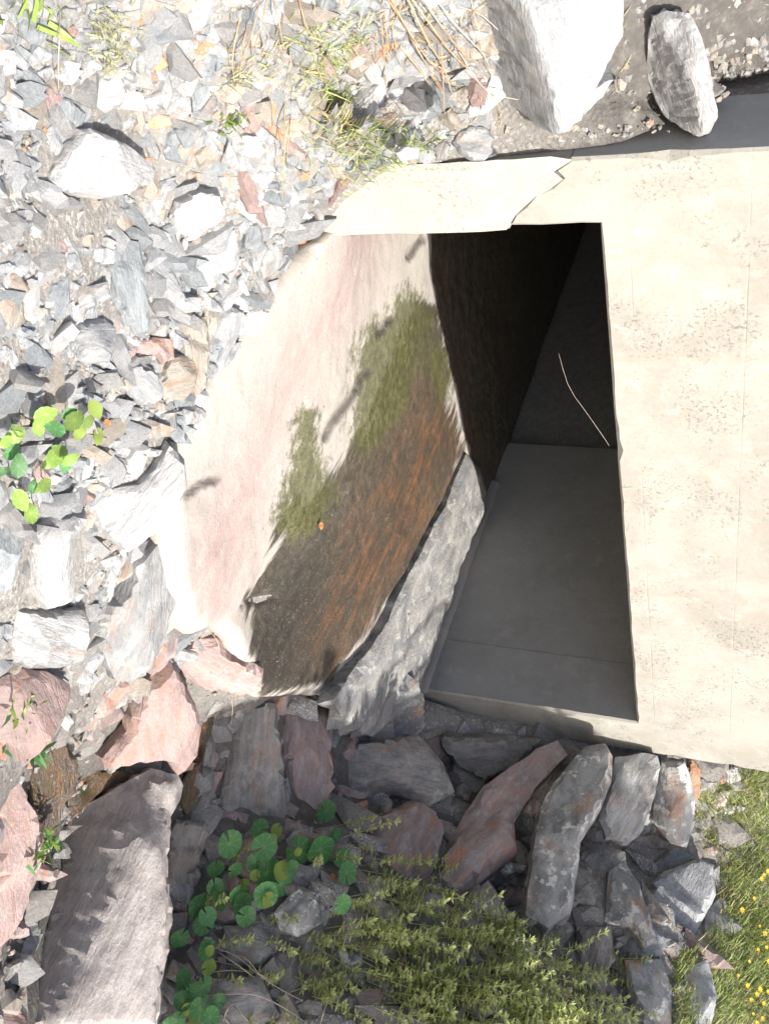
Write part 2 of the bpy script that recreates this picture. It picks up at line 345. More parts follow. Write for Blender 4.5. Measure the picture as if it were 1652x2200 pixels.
# ------------------------------------------------------------------ culvert
culvert = empty('culvert', CORNER - AX * WID / 2)
tag(culvert, 'cream concrete box culvert with a sunlit headwall over its dark square opening', 'culvert')
bpy.context.view_layer.update()
def local(P): return np.asarray(P) - (CORNER - AX * WID / 2)
def F3(s, t, z): return local(CORNER + AX * s + IN * t + np.array([0, 0, z]))
def rough_prism(name, outline, t0, t1, m, res=.05, amp=.003, bev=.012, parent=culvert, seed=0, label=None):
    """a wall slab whose front outline (along the wall, height) is cut from t0 back to t1; the front edge is worn"""
    pts = []
    for i, a in enumerate(outline):
        b = outline[(i + 1) % len(outline)]; L = math.dist(a, b); n = max(1, int(L / res))
        for k in range(n): pts.append((a[0] + (b[0] - a[0]) * k / n, a[1] + (b[1] - a[1]) * k / n))
    pts = np.array(pts)
    cen = pts.mean(0); N = len(pts)
    jit = amp * fbm(pts[:, 0] * 14 + seed, pts[:, 1] * 14, seed)
    # inward normal of the outline
    tang = np.roll(pts, -1, 0) - np.roll(pts, 1, 0); nrm = np.stack([-tang[:, 1], tang[:, 0]], 1); nrm /= np.linalg.norm(nrm, axis=1)[:, None] + 1e-9
    chip = np.clip(fbm(pts[:, 0] * 9 + 3 + seed, pts[:, 1] * 9, seed + 5) - .28, 0, 1) * .05
    b = bev * (.6 + .8 * np.abs(fbm(pts[:, 0] * 20, pts[:, 1] * 20, seed + 2))) + chip
    V = []; inn = pts + nrm * b[:, None]
    for p in inn: V.append(F3(p[0], t0, p[1]))
    for p, bb in zip(pts, b): V.append(F3(p[0], t0 + min(bb, .02), p[1]))
    for p in pts: V.append(F3(p[0], t1, p[1]))
    Fc = []
    for i in range(N):
        j = (i + 1) % N
        Fc.append((i, j, N + j, N + i)); Fc.append((N + i, N + j, 2 * N + j, 2 * N + i))
    # front: fill with CDT incl. interior grid points for slight unevenness
    g = [];
    x0, y0 = pts.min(0); x1, y1 = pts.max(0)
    gx, gy = np.meshgrid(np.arange(x0 + .06, x1, .09), np.arange(y0 + .06, y1, .09)); gp = np.stack([gx.ravel(), gy.ravel()], 1)
    gp = gp[(sdist(gp, inn) > .03)] if len(gp) else gp
    P2 = [Vector(p) for p in inn] + [Vector(p) for p in gp]
    vo, _, fo, ov, _, _ = delaunay_2d_cdt(P2, [], [list(range(N))], 1, 1e-6)
    base = len(V); mp = {}
    for i, v in enumerate(vo):
        o = ov[i]
        if o and o[0] < N: mp[i] = o[0]
        else:
            mp[i] = len(V); V.append(F3(v.x, t0 + .004 * float(fbm(v.x * 4, v.y * 4, seed)), v.y))
    for f in fo: Fc.append(tuple(mp[i] for i in reversed(f)))
    Fc.append(tuple(2 * N + i for i in range(N)))
    o = mesh_obj(name, V, Fc, m, parent)
    bm = bmesh.new(); bm.from_mesh(o.data); bmesh.ops.recalc_face_normals(bm, faces=bm.faces); bm.to_mesh(o.data); bm.free()
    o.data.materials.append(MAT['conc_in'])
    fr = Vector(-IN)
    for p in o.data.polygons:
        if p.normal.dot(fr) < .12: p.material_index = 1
    if label: o['label'] = label
    return o
L0, L1 = -WID - LEG, -WID
# crack runs across the left leg just below the opening's corner
CRK = [(L0, .98), (L0 + .03, .93), (L0 + .055, .95), (L0 + .08, .915), (L0 + .10, .87), (L0 + .135, .83), (L0 + .16, .80), (L1 - .005, .775), (L1, .70)]
hw = [(L0, TOPZ)] + [(a, b) for a, b in CRK] + [(L1, LINT), (0, LINT), (0, -.15), (RLEG, -.15), (RLEG, TOPZ)]
rough_prism('headwall', hw, 0, .32, MAT['conc'], seed=1)
leg = [(a, b - .004 - .004 * (i % 2)) for i, (a, b) in enumerate(CRK)] + [(L1, -.25), (L0, -.25)]
rough_prism('leg', leg, -.006, .30, MAT['conc_pale'], seed=2, label='paler lower piece of the left leg below the crack')
def box(name, s0, s1, t0, t1, z0, z1, m, parent=culvert):
    V = [F3(s, t, z) for s in (s0, s1) for t in (t0, t1) for z in (z0, z1)]
    return mesh_obj(name, V, [(0,1,3,2),(4,6,7,5),(0,4,5,1),(2,3,7,6),(0,2,6,4),(1,5,7,3)], m, parent)
JT = 1.85     # the concrete mouth ends here; the wider barrel behind is added, depth shade in its colour
box('side_wall', .003, RLEG - .01, .323, JT, -.2, LINT + .25, MAT['conc_in'])
box('side_wall', L0 + .01, L1 - .003, .323, JT, -.2, LINT + .25, MAT['conc_in'])
box('roof_slab', L1 - .0, .0, .324, JT, LINT + .01, LINT + .24, MAT['conc_in'])
br = box('shade_barrel_side', .06, RLEG, JT + .002, 5.6, -.2, LINT + .25, MAT['barrel']); box('shade_barrel_side', L0, L1 - .06, JT + .002, 5.6, -.2, LINT + .25, MAT['barrel'])
box('shade_barrel_roof', L1 - .06, .06, JT + .003, 5.6, LINT + .06, LINT + .24, MAT['barrel'])
box('shade_barrel_end', L1 - .06, .06, 5.45, 5.6, -.1, LINT + .056, MAT['barrel'])  # end wall added to close the barrel and keep its depth dark
# earth fill of the road bank above the culvert
V = []; Fc = []; ns, nt = 30, 40
for i in range(ns):
    for j in range(nt):
        s_ = L0 + .012 + (WID + LEG + RLEG - .024) * i / (ns - 1); t_ = .325 + 5.9 * j / (nt - 1)
        V.append(CORNER + AX * s_ + IN * t_ + np.array([0, 0, TOPZ - .06 + .12 * min(1, t_ / 1.5) + .03 * float(fbm(s_ * 4, t_ * 4, 8))]))
for i in range(ns - 1):
    for j in range(nt - 1): Fc.append((i * nt + j, i * nt + nt + j, i * nt + nt + j + 1, i * nt + j + 1))
rim = [i * nt for i in range(ns)] + [(ns - 1) * nt + j for j in range(1, nt)] + [i * nt + nt - 1 for i in range(ns - 2, -1, -1)] + [j for j in range(nt - 2, 0, -1)]
b0 = len(V)
for k in rim: V.append(np.array([V[k][0], V[k][1], LINT + .242]))
for k in range(len(rim)):
    k2 = (k + 1) % len(rim); Fc.append((rim[k], b0 + k, b0 + k2, rim[k2]))
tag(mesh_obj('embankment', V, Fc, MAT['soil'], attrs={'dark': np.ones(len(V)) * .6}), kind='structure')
# foot of the right wall
V = []
for i in range(16):
    t = -.02 + i * .10; wv = .02 * float(vnoise(t * 5, .3, 4))
    V += [F3(-.035 - wv, t, -.03), F3(-.028 - wv, t, .012), F3(-.010, t, .026), F3(.002, t, .027)]
Fc = []
for i in range(15):
    for k in range(3): Fc.append((i * 4 + k, i * 4 + 4 + k, i * 4 + 5 + k, i * 4 + 1 + k))
Fc.append((0, 1, 2, 3))
mesh_obj('wall_footing', V, Fc, MAT['conc_in'], culvert, True)

# ------------------------------------------------------------------ apron
FLOW = np.array([.76, -.65, 0]); FLOW /= np.linalg.norm(FLOW)
def apron_mat():
    g = G('stained_apron_concrete'); v = g.mapping(rnd=False)
    wet, moss, rust, pink = g.attr('wet'), g.attr('moss'), g.attr('rust'), g.attr('pink')
    ag = g.noise(130, 3, .8, v)
    def along(sa, sp):
        o = []
        for vec, k in ((FLOW, sa), (np.array([-FLOW[1], FLOW[0], 0]), sp)):
            d = g.n('ShaderNodeVectorMath', operation='DOT_PRODUCT'); g.put(d.inputs[0], g.obj); d.inputs[1].default_value = tuple(vec * k); o.append(d.outputs['Value'])
        cb = g.n('ShaderNodeCombineXYZ'); g.put(cb.inputs[0], o[0]); g.put(cb.inputs[1], o[1]); return cb.outputs[0]
    flow0 = along(1.0, 3.0)
    c = g.mix((.43, .40, .36), (.33, .30, .265), g.noise(5, 5, .6, v))
    c = g.mix(c, (.335, .23, .215), g.math('MULTIPLY', pink, g.step(g.noise(7, 6, .7, flow0), .3, .6, .35, 1.0)))
    flow = along(2.0, 13.0)
    fl = g.noise(1.6, 8, .72, flow)
    fl2 = g.noise(1.0, 6, .72, flow)
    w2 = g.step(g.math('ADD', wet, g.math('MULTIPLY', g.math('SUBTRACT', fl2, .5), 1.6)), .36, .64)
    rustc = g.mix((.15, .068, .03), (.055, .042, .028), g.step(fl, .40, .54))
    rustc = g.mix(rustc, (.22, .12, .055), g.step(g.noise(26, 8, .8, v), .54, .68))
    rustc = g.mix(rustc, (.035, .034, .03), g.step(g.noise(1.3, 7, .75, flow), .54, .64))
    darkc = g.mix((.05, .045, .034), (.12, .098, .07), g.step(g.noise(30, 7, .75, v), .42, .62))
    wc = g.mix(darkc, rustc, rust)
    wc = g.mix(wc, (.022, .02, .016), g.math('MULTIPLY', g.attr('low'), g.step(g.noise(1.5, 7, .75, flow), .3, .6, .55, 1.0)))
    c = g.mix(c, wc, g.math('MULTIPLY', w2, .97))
    m2 = g.step(g.math('ADD', moss, g.math('MULTIPLY', g.math('SUBTRACT', g.noise(20, 8, .8, v), .5), 1.9)), .34, .70)
    c = g.mix(c, g.mix((.045, .05, .02), (.135, .13, .055), g.step(g.noise(26, 9, .85, v), .38, .62)), g.math('MULTIPLY', m2, .93))
    sp = g.noise(52, 6, .82, v); c = g.mix(c, (.12, .10, .085), g.math('MULTIPLY', g.step(sp, .58, .66), g.math('ADD', .25, g.math('MULTIPLY', g.step(g.noise(6, 4, .6, v), .45, .62), .6))))
    c = g.mix(c, (.05, .042, .035), g.attr('crack'))
    c = g.mix(c, (.62, .58, .52), g.math('MULTIPLY', g.step(ag, .40, .30), .45))
    h = g.math('ADD', g.math('MULTIPLY', g.noise(75, 6, .75, v), .6), g.math('MULTIPLY', g.noise(17, 5, .6, v), .7))
    r = g.math('SUBTRACT', .9, g.math('MULTIPLY', w2, .55))
    return g.out(c, r, g.bump(h, .55, .012), .4)
MAT['apron'] = apron_mat()
WETP = [(890,630),(925,640),(990,940),(1010,985),(900,1200),(770,1380),(700,1480),(560,1500),(540,1300),(585,1180),(650,1080),(760,950),(830,800),(860,720)]
WETLO = [(640,1040),(700,1140),(600,1300),(520,1290),(575,1200),(610,1110)]
MOSS1 = [(885,610),(918,650),(915,760),(880,880),(790,965),(745,955),(755,880),(760,740),(800,690)]
MOSS2 = [(655,870),(690,880),(697,960),(705,1060),(690,1110),(620,1180),(600,1110),(625,1000)]
MOSS3 = [(930,700),(985,860),(940,900),(905,800)]
LOWP = [(600,1180),(700,1150),(720,1300),(650,1500),(540,1510),(520,1330)]
RUST = [(950,800),(985,880),(1005,970),(960,1080),(880,1220),(770,1370),(700,1440),(610,1400),(720,1200),(820,1000),(900,880)]
PINK = [(800,500),(760,620),(660,800),(560,1000),(530,1150),(500,1300),(440,1340),(420,1200),(520,960),(640,760),(740,520)]
LOBE = [(735,480),(640,560),(592,640),(520,722),(442,850),(388,960),(372,1110),(382,1260),(398,1345),(438,1364),(482,1342),(540,1280),(588,1185),(640,1080),(700,960),(760,800),(850,600),(900,480)]
CRACKS = [[(792,795),(765,835),(735,880),(712,912),(698,940)], [(838,688),(826,702),(812,718)], [(905,515),(880,548)], [(462,1030),(430,1040),(405,1062)], [(540,1300),(580,1290),(610,1285)]]
def crack_d(P):
    out = np.full(len(P), 1e3)
    for c in CRACKS:
        for a, b in zip(c[:-1], c[1:]):
            a, b = np.array(a, float), np.array(b, float); ab = b - a; t = np.clip(((P - a) @ ab) / (ab @ ab), 0, 1); out = np.minimum(out, np.linalg.norm(P - a - ab * t[:, None], axis=1))
    return out
_ac = np.vstack([APW3[:18]] + [at_z(X, Y, z)[None] for X, Y, z in [(850,520,.05),(900,620,.0),(800,700,.03),(700,800,.075),(640,760,.115),(560,920,.085),(760,930,.0),(640,1050,.015),(500,1100,.055),(470,1250,.035),(540,1200,.005),(650,1200,-.02),(880,900,-.015),(950,1000,-.02),(850,1200,-.03),(700,1400,-.05),(780,1450,-.05),(620,1440,-.06),(560,1340,-.06),(960,880,-.015),(920,500,.02)]]
      + [np.array([*inner(-q, t_), -.02])[None] for q in (.0, .8, 1.6, 2.5) for t_ in (1.2, 2.5, 4.0, 5.6)])
_ad = np.linalg.norm(_ac[:, None, :2] - _ac[None, :, :2], axis=2); _an = len(_ac)
_aw = np.linalg.solve(np.block([[-np.sqrt(_ad ** 2 + .01), np.ones((_an, 1))], [np.ones((1, _an)), np.zeros((1, 1))]]), np.append(_ac[:, 2], 0))
def apron_h(x, y):
    P2 = np.stack([x, y], 1); h0 = -np.sqrt(((P2[:, None] - _ac[None, :, :2]) ** 2).sum(2) + .01) @ _aw[:-1] + _aw[-1]
    X, Y, _ = px(np.stack([x, y, h0], 1)); P = np.stack([X, Y], 1)
    h = h0 + .012 * fbm(x * 3.2, y * 3.2, 21) + .004 * fbm(x * 18, y * 18, 23, 3)
    lobe = np.clip(sdist(P, LOBE) / 16 + .5, 0, 1); front = np.clip((Y - 1130) / 80, 0, 1) * np.clip((760 - X) / 120, 0, 1)
    h = h - .03 * front * (1 - lobe)
    wb = np.stack([6 * fbm(x * 14, y * 14, 61), 6 * fbm(x * 14, y * 14, 67)], 1)
    h = h - .02 * np.clip(1 - crack_d(P + wb) / 10, 0, 1)
    return h, P
def build_apron():
    lo, hi = APW.min(0) - .03, APW.max(0) + .03
    pts = []
    N = len(APW); ring = []
    for i in range(N):
        a, b = APW[i], APW[(i + 1) % N]; L = np.linalg.norm(b - a); n = max(1, int(L / .022))
        for k in range(n): ring.append(a + (b - a) * k / n)
    ring = np.array(ring); s, t = st(ring[:, 0], ring[:, 1]); out = t < -.05
    ring = ring + (out[:, None]) * .014 * np.stack([fbm(ring[:, 0] * 11, ring[:, 1] * 11, 31), fbm(ring[:, 0] * 11, ring[:, 1] * 11, 37)], 1)
    gx, gy = np.meshgrid(np.arange(lo[0], hi[0], .0125), np.arange(lo[1], hi[1], .0125)); gp = np.stack([gx.ravel(), gy.ravel()], 1)
    gp += rng.uniform(-.004, .004, gp.shape)
    s, t = st(gp[:, 0], gp[:, 1]); gp = gp[(t < 1.9) | (rng.random(len(gp)) < .06)]
    sd_ = sdist(gp, ring); gp = gp[sd_ > .009]
    allp = np.vstack([ring, gp]); nr = len(ring)
    vo, _, fo, ov, _, _ = delaunay_2d_cdt([Vector(p) for p in allp], [], [list(range(nr))], 1, 1e-7)
    vv = np.array([(v.x, v.y) for v in vo])
    e = sdist(vv, ring); s, t = st(vv[:, 0], vv[:, 1])
    h, P = apron_h(vv[:, 0], vv[:, 1])
    edge = np.where(t < -.1, np.clip(1 - e / .05, 0, 1) ** 2 * .03, 0)
    V = [(a, b, c) for (a, b), c in zip(vv, h - edge)]
    Fc = [tuple(f) for f in fo]
    # undercut skirt
    rid = {}
    for i, o in enumerate(ov):
        for q in o:
            if q < nr: rid[q] = i
    cen = ring.mean(0); base = len(V)
    drop = []
    for k in range(nr):
        p = np.array(V[rid[k]]); q = ring[k]; i2 = ring[(k + 1) % nr] - ring[k - 1]; nn = np.array([-i2[1], i2[0]]); nn /= np.linalg.norm(nn) + 1e-9
        V.append((*(q + nn * -.004 + .006 * nn * float(vnoise(k * .2, 0, 3))), p[2] - .03)); 
        V.append((*(q + nn * .05), p[2] - .16 - .03 * float(vnoise(k * .13, 2, 5))))
    A = sum(ring[i][0] * ring[(i + 1) % nr][1] - ring[(i + 1) % nr][0] * ring[i][1] for i in range(nr))
    for k in range(nr):
        j = (k + 1) % nr
        Fc += [(rid[k], base + 2 * k, base + 2 * j, rid[j]), (base + 2 * k, base + 2 * k + 1, base + 2 * j + 1, base + 2 * j)]
    V = np.array(V); X, Y, _ = px(V); P = np.stack([X, Y], 1)
    wob = np.stack([28 * fbm(V[:, 0] * 4, V[:, 1] * 4, 51), 40 * fbm(V[:, 0] * 4, V[:, 1] * 4, 57)], 1); P = P + wob
    sm = lambda poly, wdt: np.clip(sdist(P, poly) / wdt + .5, 0, 1)
    wet = np.maximum(sm(WETP, 75), sm(WETLO, 60)); moss = np.maximum.reduce([sm(MOSS1, 95), sm(MOSS2, 80), .8 * sm(MOSS3, 70)])
    s, t = st(V[:, 0], V[:, 1]); wet = np.where((t > 1.25), 1.2, wet); moss = np.where(t > 1.25, 0, moss)  # floor past the lintel's shadow line darkened through wet: shade in the colour
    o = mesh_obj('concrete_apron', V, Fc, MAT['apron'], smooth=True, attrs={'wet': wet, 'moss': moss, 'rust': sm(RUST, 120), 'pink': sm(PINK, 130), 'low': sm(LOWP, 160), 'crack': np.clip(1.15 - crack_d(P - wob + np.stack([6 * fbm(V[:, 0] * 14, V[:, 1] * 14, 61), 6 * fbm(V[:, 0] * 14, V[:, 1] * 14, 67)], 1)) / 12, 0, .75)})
    bm = bmesh.new(); bm.from_mesh(o.data); bmesh.ops.recalc_face_normals(bm, faces=bm.faces); bm.to_mesh(o.data); bm.free()
    tag(o, 'wide concrete apron with pink, mossy and rusty wet stains running out of the culvert', 'concrete apron')
build_apron()
# ------------------------------------------------------------------ stones
def stone_mesh(name, poly2, bulge, thick, seed, facets=(), edge=.16, detail=14, wob=.03, nf=4, fine=.02, step=.03, relax=0):
    """an angular stone: outline in its own plane, chopped top with random facets, tapering buried underside"""
    r = np.random.default_rng(seed)
    poly2 = np.asarray(poly2, float)
    A = sum(poly2[i][0] * poly2[(i + 1) % len(poly2)][1] - poly2[(i + 1) % len(poly2)][0] * poly2[i][1] for i in range(len(poly2)))
    if A < 0: poly2 = poly2[::-1]
    size = math.sqrt(abs(A) / 2); sp = size / detail * 1.25
    ring = []
    for i in range(len(poly2)):
        a, b = poly2[i], poly2[(i + 1) % len(poly2)]; L = np.linalg.norm(b - a); n = max(1, int(round(L / sp)))
        for k in range(n): ring.append(a + (b - a) * k / n)
    ring = np.array(ring); fq = 3.0 / size; o = r.uniform(0, 50)
    ring = ring + wob * size * np.stack([fbm(ring[:, 0] * fq + o, ring[:, 1] * fq, seed), fbm(ring[:, 0] * fq, ring[:, 1] * fq + o, seed + 7)], 1)
    lo, hi = ring.min(0), ring.max(0)
    gx, gy = np.meshgrid(np.arange(lo[0], hi[0], sp), np.arange(lo[1], hi[1], sp)); gp = np.stack([gx.ravel(), gy.ravel()], 1)
    gp = gp + r.uniform(-.3, .3, gp.shape) * sp; gp = gp[sdist(gp, ring) > sp * .55]
    nr = len(ring); allp = np.vstack([ring, gp])
    vo, _, fo, ov, _, _ = delaunay_2d_cdt([Vector(p) for p in allp], [], [list(range(nr))], 1, 1e-7)
    vv = np.array([(v.x, v.y) for v in vo]); d = edist(vv, ring) / size
    h = bulge * size * np.clip(d / edge, 0, 1) ** .42
    c = vv.mean(0)
    for k in range(nf):
        a = r.uniform(0, 2 * math.pi); sl = r.uniform(.15, .85); off = r.uniform(-.1, .45) * size
        h = np.minimum(h, np.maximum(bulge * size * r.uniform(.75, 1.05) - sl * (((vv - c) @ [math.cos(a), math.sin(a)]) - off), (.4 * h - .01 * size)))
    for (p0, p1, sl) in facets:
        p0, p1 = np.array(p0), np.array(p1); t = p1 - p0; t = t / np.linalg.norm(t); nn = np.array([-t[1], t[0]])
        h = np.minimum(h, bulge * size * .95 - sl * np.maximum((vv - p0) @ nn, -1e9))
    h = np.maximum(h, -thick * size * .75)
    if relax:
        E_ = np.array([(f[i], f[(i + 1) % len(f)]) for f in fo for i in range(len(f))]); E_ = np.vstack([E_, E_[:, ::-1]]); dg = np.bincount(E_[:, 0], minlength=len(h))
        for _ in range(relax): h = .4 * h + .6 * np.bincount(E_[:, 0], h[E_[:, 1]], len(h)) / np.maximum(dg, 1)
    h = h + fine * size * fbm(vv[:, 0] * 6 / size + o, vv[:, 1] * 6 / size, seed + 3) + fine * .5 * size * fbm(vv[:, 0] * 22 / size, vv[:, 1] * 22 / size + o, seed + 5)
    # stepped slaty breaks
    sb = np.floor((fbm(vv[:, 0] * 2.2 / size, vv[:, 1] * 5 / size + o, seed + 11) + .5) * 4) / 4
    h = h + step * size * sb * np.clip(d / .1, 0, 1)
    V = [(a, b, z) for (a, b), z in zip(vv, h)]; Fc = [tuple(f) for f in fo]
    rid = {}
    for i, q in enumerate(ov):
        for k in q:
            if k < nr and k not in rid: rid[k] = i
    ks = [rid[k] for k in range(nr) if k in rid]; m = len(ks); b0 = len(V)
    for lv, (sc, dz) in enumerate([(1.015, -.4), (.8, -1.0)]):
        for k, i in enumerate(ks):
            q = c + (vv[i] - c) * sc * (1 + .04 * math.sin(k * 1.7 + lv)); V.append((q[0], q[1], min(h[i], 0) + dz * thick * size))
    V.append((c[0], c[1], -thick * size * 1.1))
    for k in range(m):
        j = (k + 1) % m
        Fc += [(ks[j], ks[k], b0 + k, b0 + j), (b0 + j, b0 + k, b0 + m + k, b0 + m + j), (b0 + m + j, b0 + m + k, len(V) - 1)]
    me = bpy.data.meshes.new(name); me.from_pydata([tuple(map(float, v)) for v in V], [], [tuple(map(int, f)) for f in Fc])
    bm = bmesh.new(); bm.from_mesh(me); bmesh.ops.recalc_face_normals(bm, faces=bm.faces)
    for e in bm.edges:
        if len(e.link_faces) == 2 and e.calc_face_angle(0) > math.radians(24): e.smooth = False
    for f in bm.faces: f.smooth = True
    bm.to_mesh(me); bm.free()
    return me, size

HERO_POLYS = []
STONES = []
def stone(poly, mat, label, bulge=.28, thick=.45, d=None, lift=None, nw=.5, facets=(), group=None, name='stone', cat='stone', tilt=(0, 0), flat=False, edge=.075, nf=7, detail=15, stick=True, wob=.03, fine=.02, step=.03, relax=0):
    """poly: outline of the stone; its plane leans between the slope it lies on and the open side"""
    seed = len(STONES) * 13 + 5
    P2 = np.array(poly, float); cX, cY = (P2.min(0) + P2.max(0)) / 2
    HERO_POLYS.append(P2)
    d_in = d
    if d is None: C, d = ground_hit(cX, cY)
    else: C = at_d(cX, cY, d)
    N = tnormal(C); toc = CAM - C; toc /= np.linalg.norm(toc)
    N = (1 - nw) * N + nw * toc + tilt[0] * AX * 1.0 + tilt[1] * IN; N /= np.linalg.norm(N)
    if flat: N = np.array([0, 0, 1.0])
    sz_w = math.sqrt(np.ptp(P2[:, 0]) * np.ptp(P2[:, 1])) / F * d
    if lift is None: lift = .22 * sz_w if d_in is None else 0
    elif lift > 0: lift += .08 * sz_w
    if lift: C = C + (CAM - C) / np.linalg.norm(CAM - C) * lift
    e1 = np.cross(N, [0, .02, 1.0]); e1 = e1 / np.linalg.norm(e1)
    e2 = np.cross(N, e1)
    def onp(X, Y):
        k = ray(X, Y); t = ((C - CAM) @ N) / (k @ N); q = CAM + k * t - C; return np.array([q @ e1, q @ e2])
    # the local x axis (grain) follows the stone's long side
    L = np.array([onp(*p) for p in P2]); cc = L - L.mean(0); ev, evec = np.linalg.eigh(cc.T @ cc); a = evec[:, 1]
    E1 = e1 * a[0] + e2 * a[1]; E2 = np.cross(N, E1)
    Rm = np.array([[a[0], a[1]], [E2 @ e1, E2 @ e2]])
    L = L @ Rm.T
    fl = [(Rm @ onp(*f[0]), Rm @ onp(*f[1]), f[2]) for f in facets]
    # which side drops is given in the picture by a point: recompute the sign
    fl2 = []
    for f, (p0, p1, sl) in zip(facets, fl):
        side = Rm @ onp(*f[3]); t = p1 - p0; nn = np.array([-t[1], t[0]])
        fl2.append((p0, p1, sl) if (side - p0) @ nn > 0 else (p1, p0, sl))
    me, size = stone_mesh(name, L, bulge, thick, seed, fl2, edge, detail, wob, nf, fine, step, relax)
    me.materials.append(MAT[mat])
    o = bpy.data.objects.new(name, me); col.objects.link(o)
    o.matrix_world = Matrix(((E1[0], E2[0], N[0], C[0]), (E1[1], E2[1], N[1], C[1]), (E1[2], E2[2], N[2], C[2]), (0, 0, 0, 1)))
    tag(o, label, cat, group); STONES.append(o)
    return o

# -- boulders on the left bank
BK = 'boulders on the soil bank beside the headwall'
stone([(1022,20),(1050,-40),(1200,-60),(1335,-40),(1332,70),(1300,125),(1275,168),(1318,172),(1262,215),(1205,255),(1165,272),(1140,262),(1100,272),(1075,262),(1062,200),(1040,110)],
      'pale', 'largest pale slab boulder above the end of the headwall, grey front face', bulge=.34, thick=.6, d=2.50, nw=.45, cat='boulder', name='boulder', nf=2, detail=30, relax=2,
      facets=[((1132,0),(1172,190),2.2,(1060,100)), ((1330,150),(1150,255),.7,(1330,260))])
stone([(1400,38),(1430,24),(1480,30),(1505,80),(1528,180),(1538,250),(1520,285),(1498,291),(1432,256),(1406,200),(1390,150),(1394,80)],
      'white', 'upright pale boulder leaning on the headwall corner, rounded like a loaf', bulge=.4, thick=.6, d=2.58, nw=.5, cat='boulder', name='boulder', nf=2, detail=28, relax=2,
      facets=[((1440,40),(1505,270),1.8,(1400,150))])
stone([(1318,172),(1330,165),(1346,178),(1340,195),(1322,196)], 'tan', 'small tan stone in the dark gap between the two pale boulders', d=2.62)
stone([(985,287),(1010,271),(1045,273),(1061,296),(1058,326),(1040,346),(1014,346),(990,331),(972,306)], 'grey', 'smooth round grey stone touching the corner of the headwall leg', bulge=.25, nf=1, nw=.7, d=2.47)
stone([(932,318),(955,300),(968,312),(962,342),(938,346)], 'dark', 'small dark stone between the round grey stone and the white stone at the headwall corner', d=2.46)
stone([(846,328),(872,312),(902,318),(898,341),(860,346)], 'white', 'small white stone at the foot of the headwall corner, below the green grass', d=2.45)
stone([(722,262),(735,226),(764,208),(782,184),(826,158),(836,170),(824,215),(800,246),(770,266),(742,287),(716,292)], 'white', 'long white slab with a purple shaded edge beside the green grass patch', nf=2, facets=[((728,262),(800,190),1.2,(730,230))])
stone([(846,190),(870,170),(914,188),(926,220),(915,246),(870,251),(850,230)], 'white', 'cracked white stone behind the grass patch, below the dry red stalks', nw=.6)

# -- rubble left of the apron, the larger pieces
RB = 'loose slaty rubble beside the apron'
R = lambda poly, mat, label, **k: stone(poly, mat, label, **{**dict(bulge=.2, thick=.35, nw=.42), **k})
R([(102,400),(112,366),(142,322),(176,282),(196,276),(212,283),(272,312),(346,352),(350,368),(338,396),(300,402),(252,422),(205,428),(130,416)], 'white', 'largest white wedge of rock in the rubble, with a grey sloping flank', lift=.10, bulge=.3, nf=1, detail=20,
  facets=[((200,270),(238,345),.8,(300,360))])
R([(114,206),(150,212),(188,246),(178,266),(164,286),(140,312),(122,332),(117,290),(120,250)], 'blue', 'blue grey flake lying against the top of the big white wedge')
R([(195,181),(250,155),(266,170),(273,200),(262,226),(226,243),(205,226),(193,220)], 'white', 'blocky white stone with a pink shaded rim above the big white wedge', bulge=.3)
R([(54,168),(71,185),(76,215),(68,270),(42,266),(25,256),(28,235),(46,215)], 'tan', 'tan pink upright flake left of the blue grey flake')
R([(376,432),(420,404),(470,408),(486,458),(470,481),(440,496),(400,508),(380,490),(364,470)], 'white', 'rounded white block in the middle of the rubble', bulge=.36, nf=2)
R([(410,532),(432,515),(506,494),(516,560),(505,586),(480,588),(450,626),(430,631),(418,580)], 'pale', 'pale square slab directly below the rounded white block', bulge=.18)
R([(226,530),(255,511),(300,520),(311,580),(319,700),(315,722),(290,720),(265,682),(241,642),(238,610)], 'blue', 'long bluish slab with a diagonal white vein in the rubble', bulge=.2, nf=2)
R([(328,560),(352,545),(371,580),(401,640),(433,640),(435,669),(400,674),(345,633),(307,598)], 'pale', 'pale layered slab ending in a bright white tip', bulge=.22)
R([(380,686),(446,680),(451,760),(445,832),(421,852),(390,782),(374,720)], 'tan', 'olive grey rough slab standing beside the apron edge', bulge=.2)
R([(453,692),(500,660),(521,666),(511,722),(490,772),(456,832),(449,762)], 'pale', 'long pale slab against the left edge of the apron', bulge=.15)
R([(548,512),(600,500),(616,560),(590,592),(560,602),(545,560)], 'grey', 'flat grey stone close to the bottom of the headwall leg')
R([(140,722),(165,690),(225,684),(251,705),(246,745),(236,776),(195,782),(165,772),(158,735)], 'pale', 'rounded pale boulder with a bluish side in the lower rubble', bulge=.36, nf=1, edge=.3)
R([(270,786),(290,777),(330,794),(344,820),(346,856),(320,872),(290,866),(272,842),(265,810)], 'pale', 'rounded pale block above the bright green leafy plant', bulge=.36)
R([(358,767),(380,760),(415,770),(429,800),(420,832),(395,862),(355,852),(342,820),(345,790)], 'tan', 'cream tan rounded stone next to the olive grey slab', bulge=.26)
R([(290,736),(335,724),(371,730),(376,770),(346,782),(335,762),(290,766)], 'pink', 'pinkish broken stone between the cream stone and the dark crevice', bulge=.2)
R([(0,640),(30,620),(50,650),(56,690),(40,706),(-20,714),(-20,650)], 'tan', 'tan stone at the edge of the frame above the leafy plant')
R([(106,612),(150,590),(151,640),(140,682),(106,692),(99,650)], 'blue', 'blue grey upright stone beside the purple grey slab in the lower rubble')
R([(152,626),(190,615),(233,604),(241,640),(190,667),(175,684),(145,666)], 'grey', 'purple grey slab with a tan end in the lower rubble')
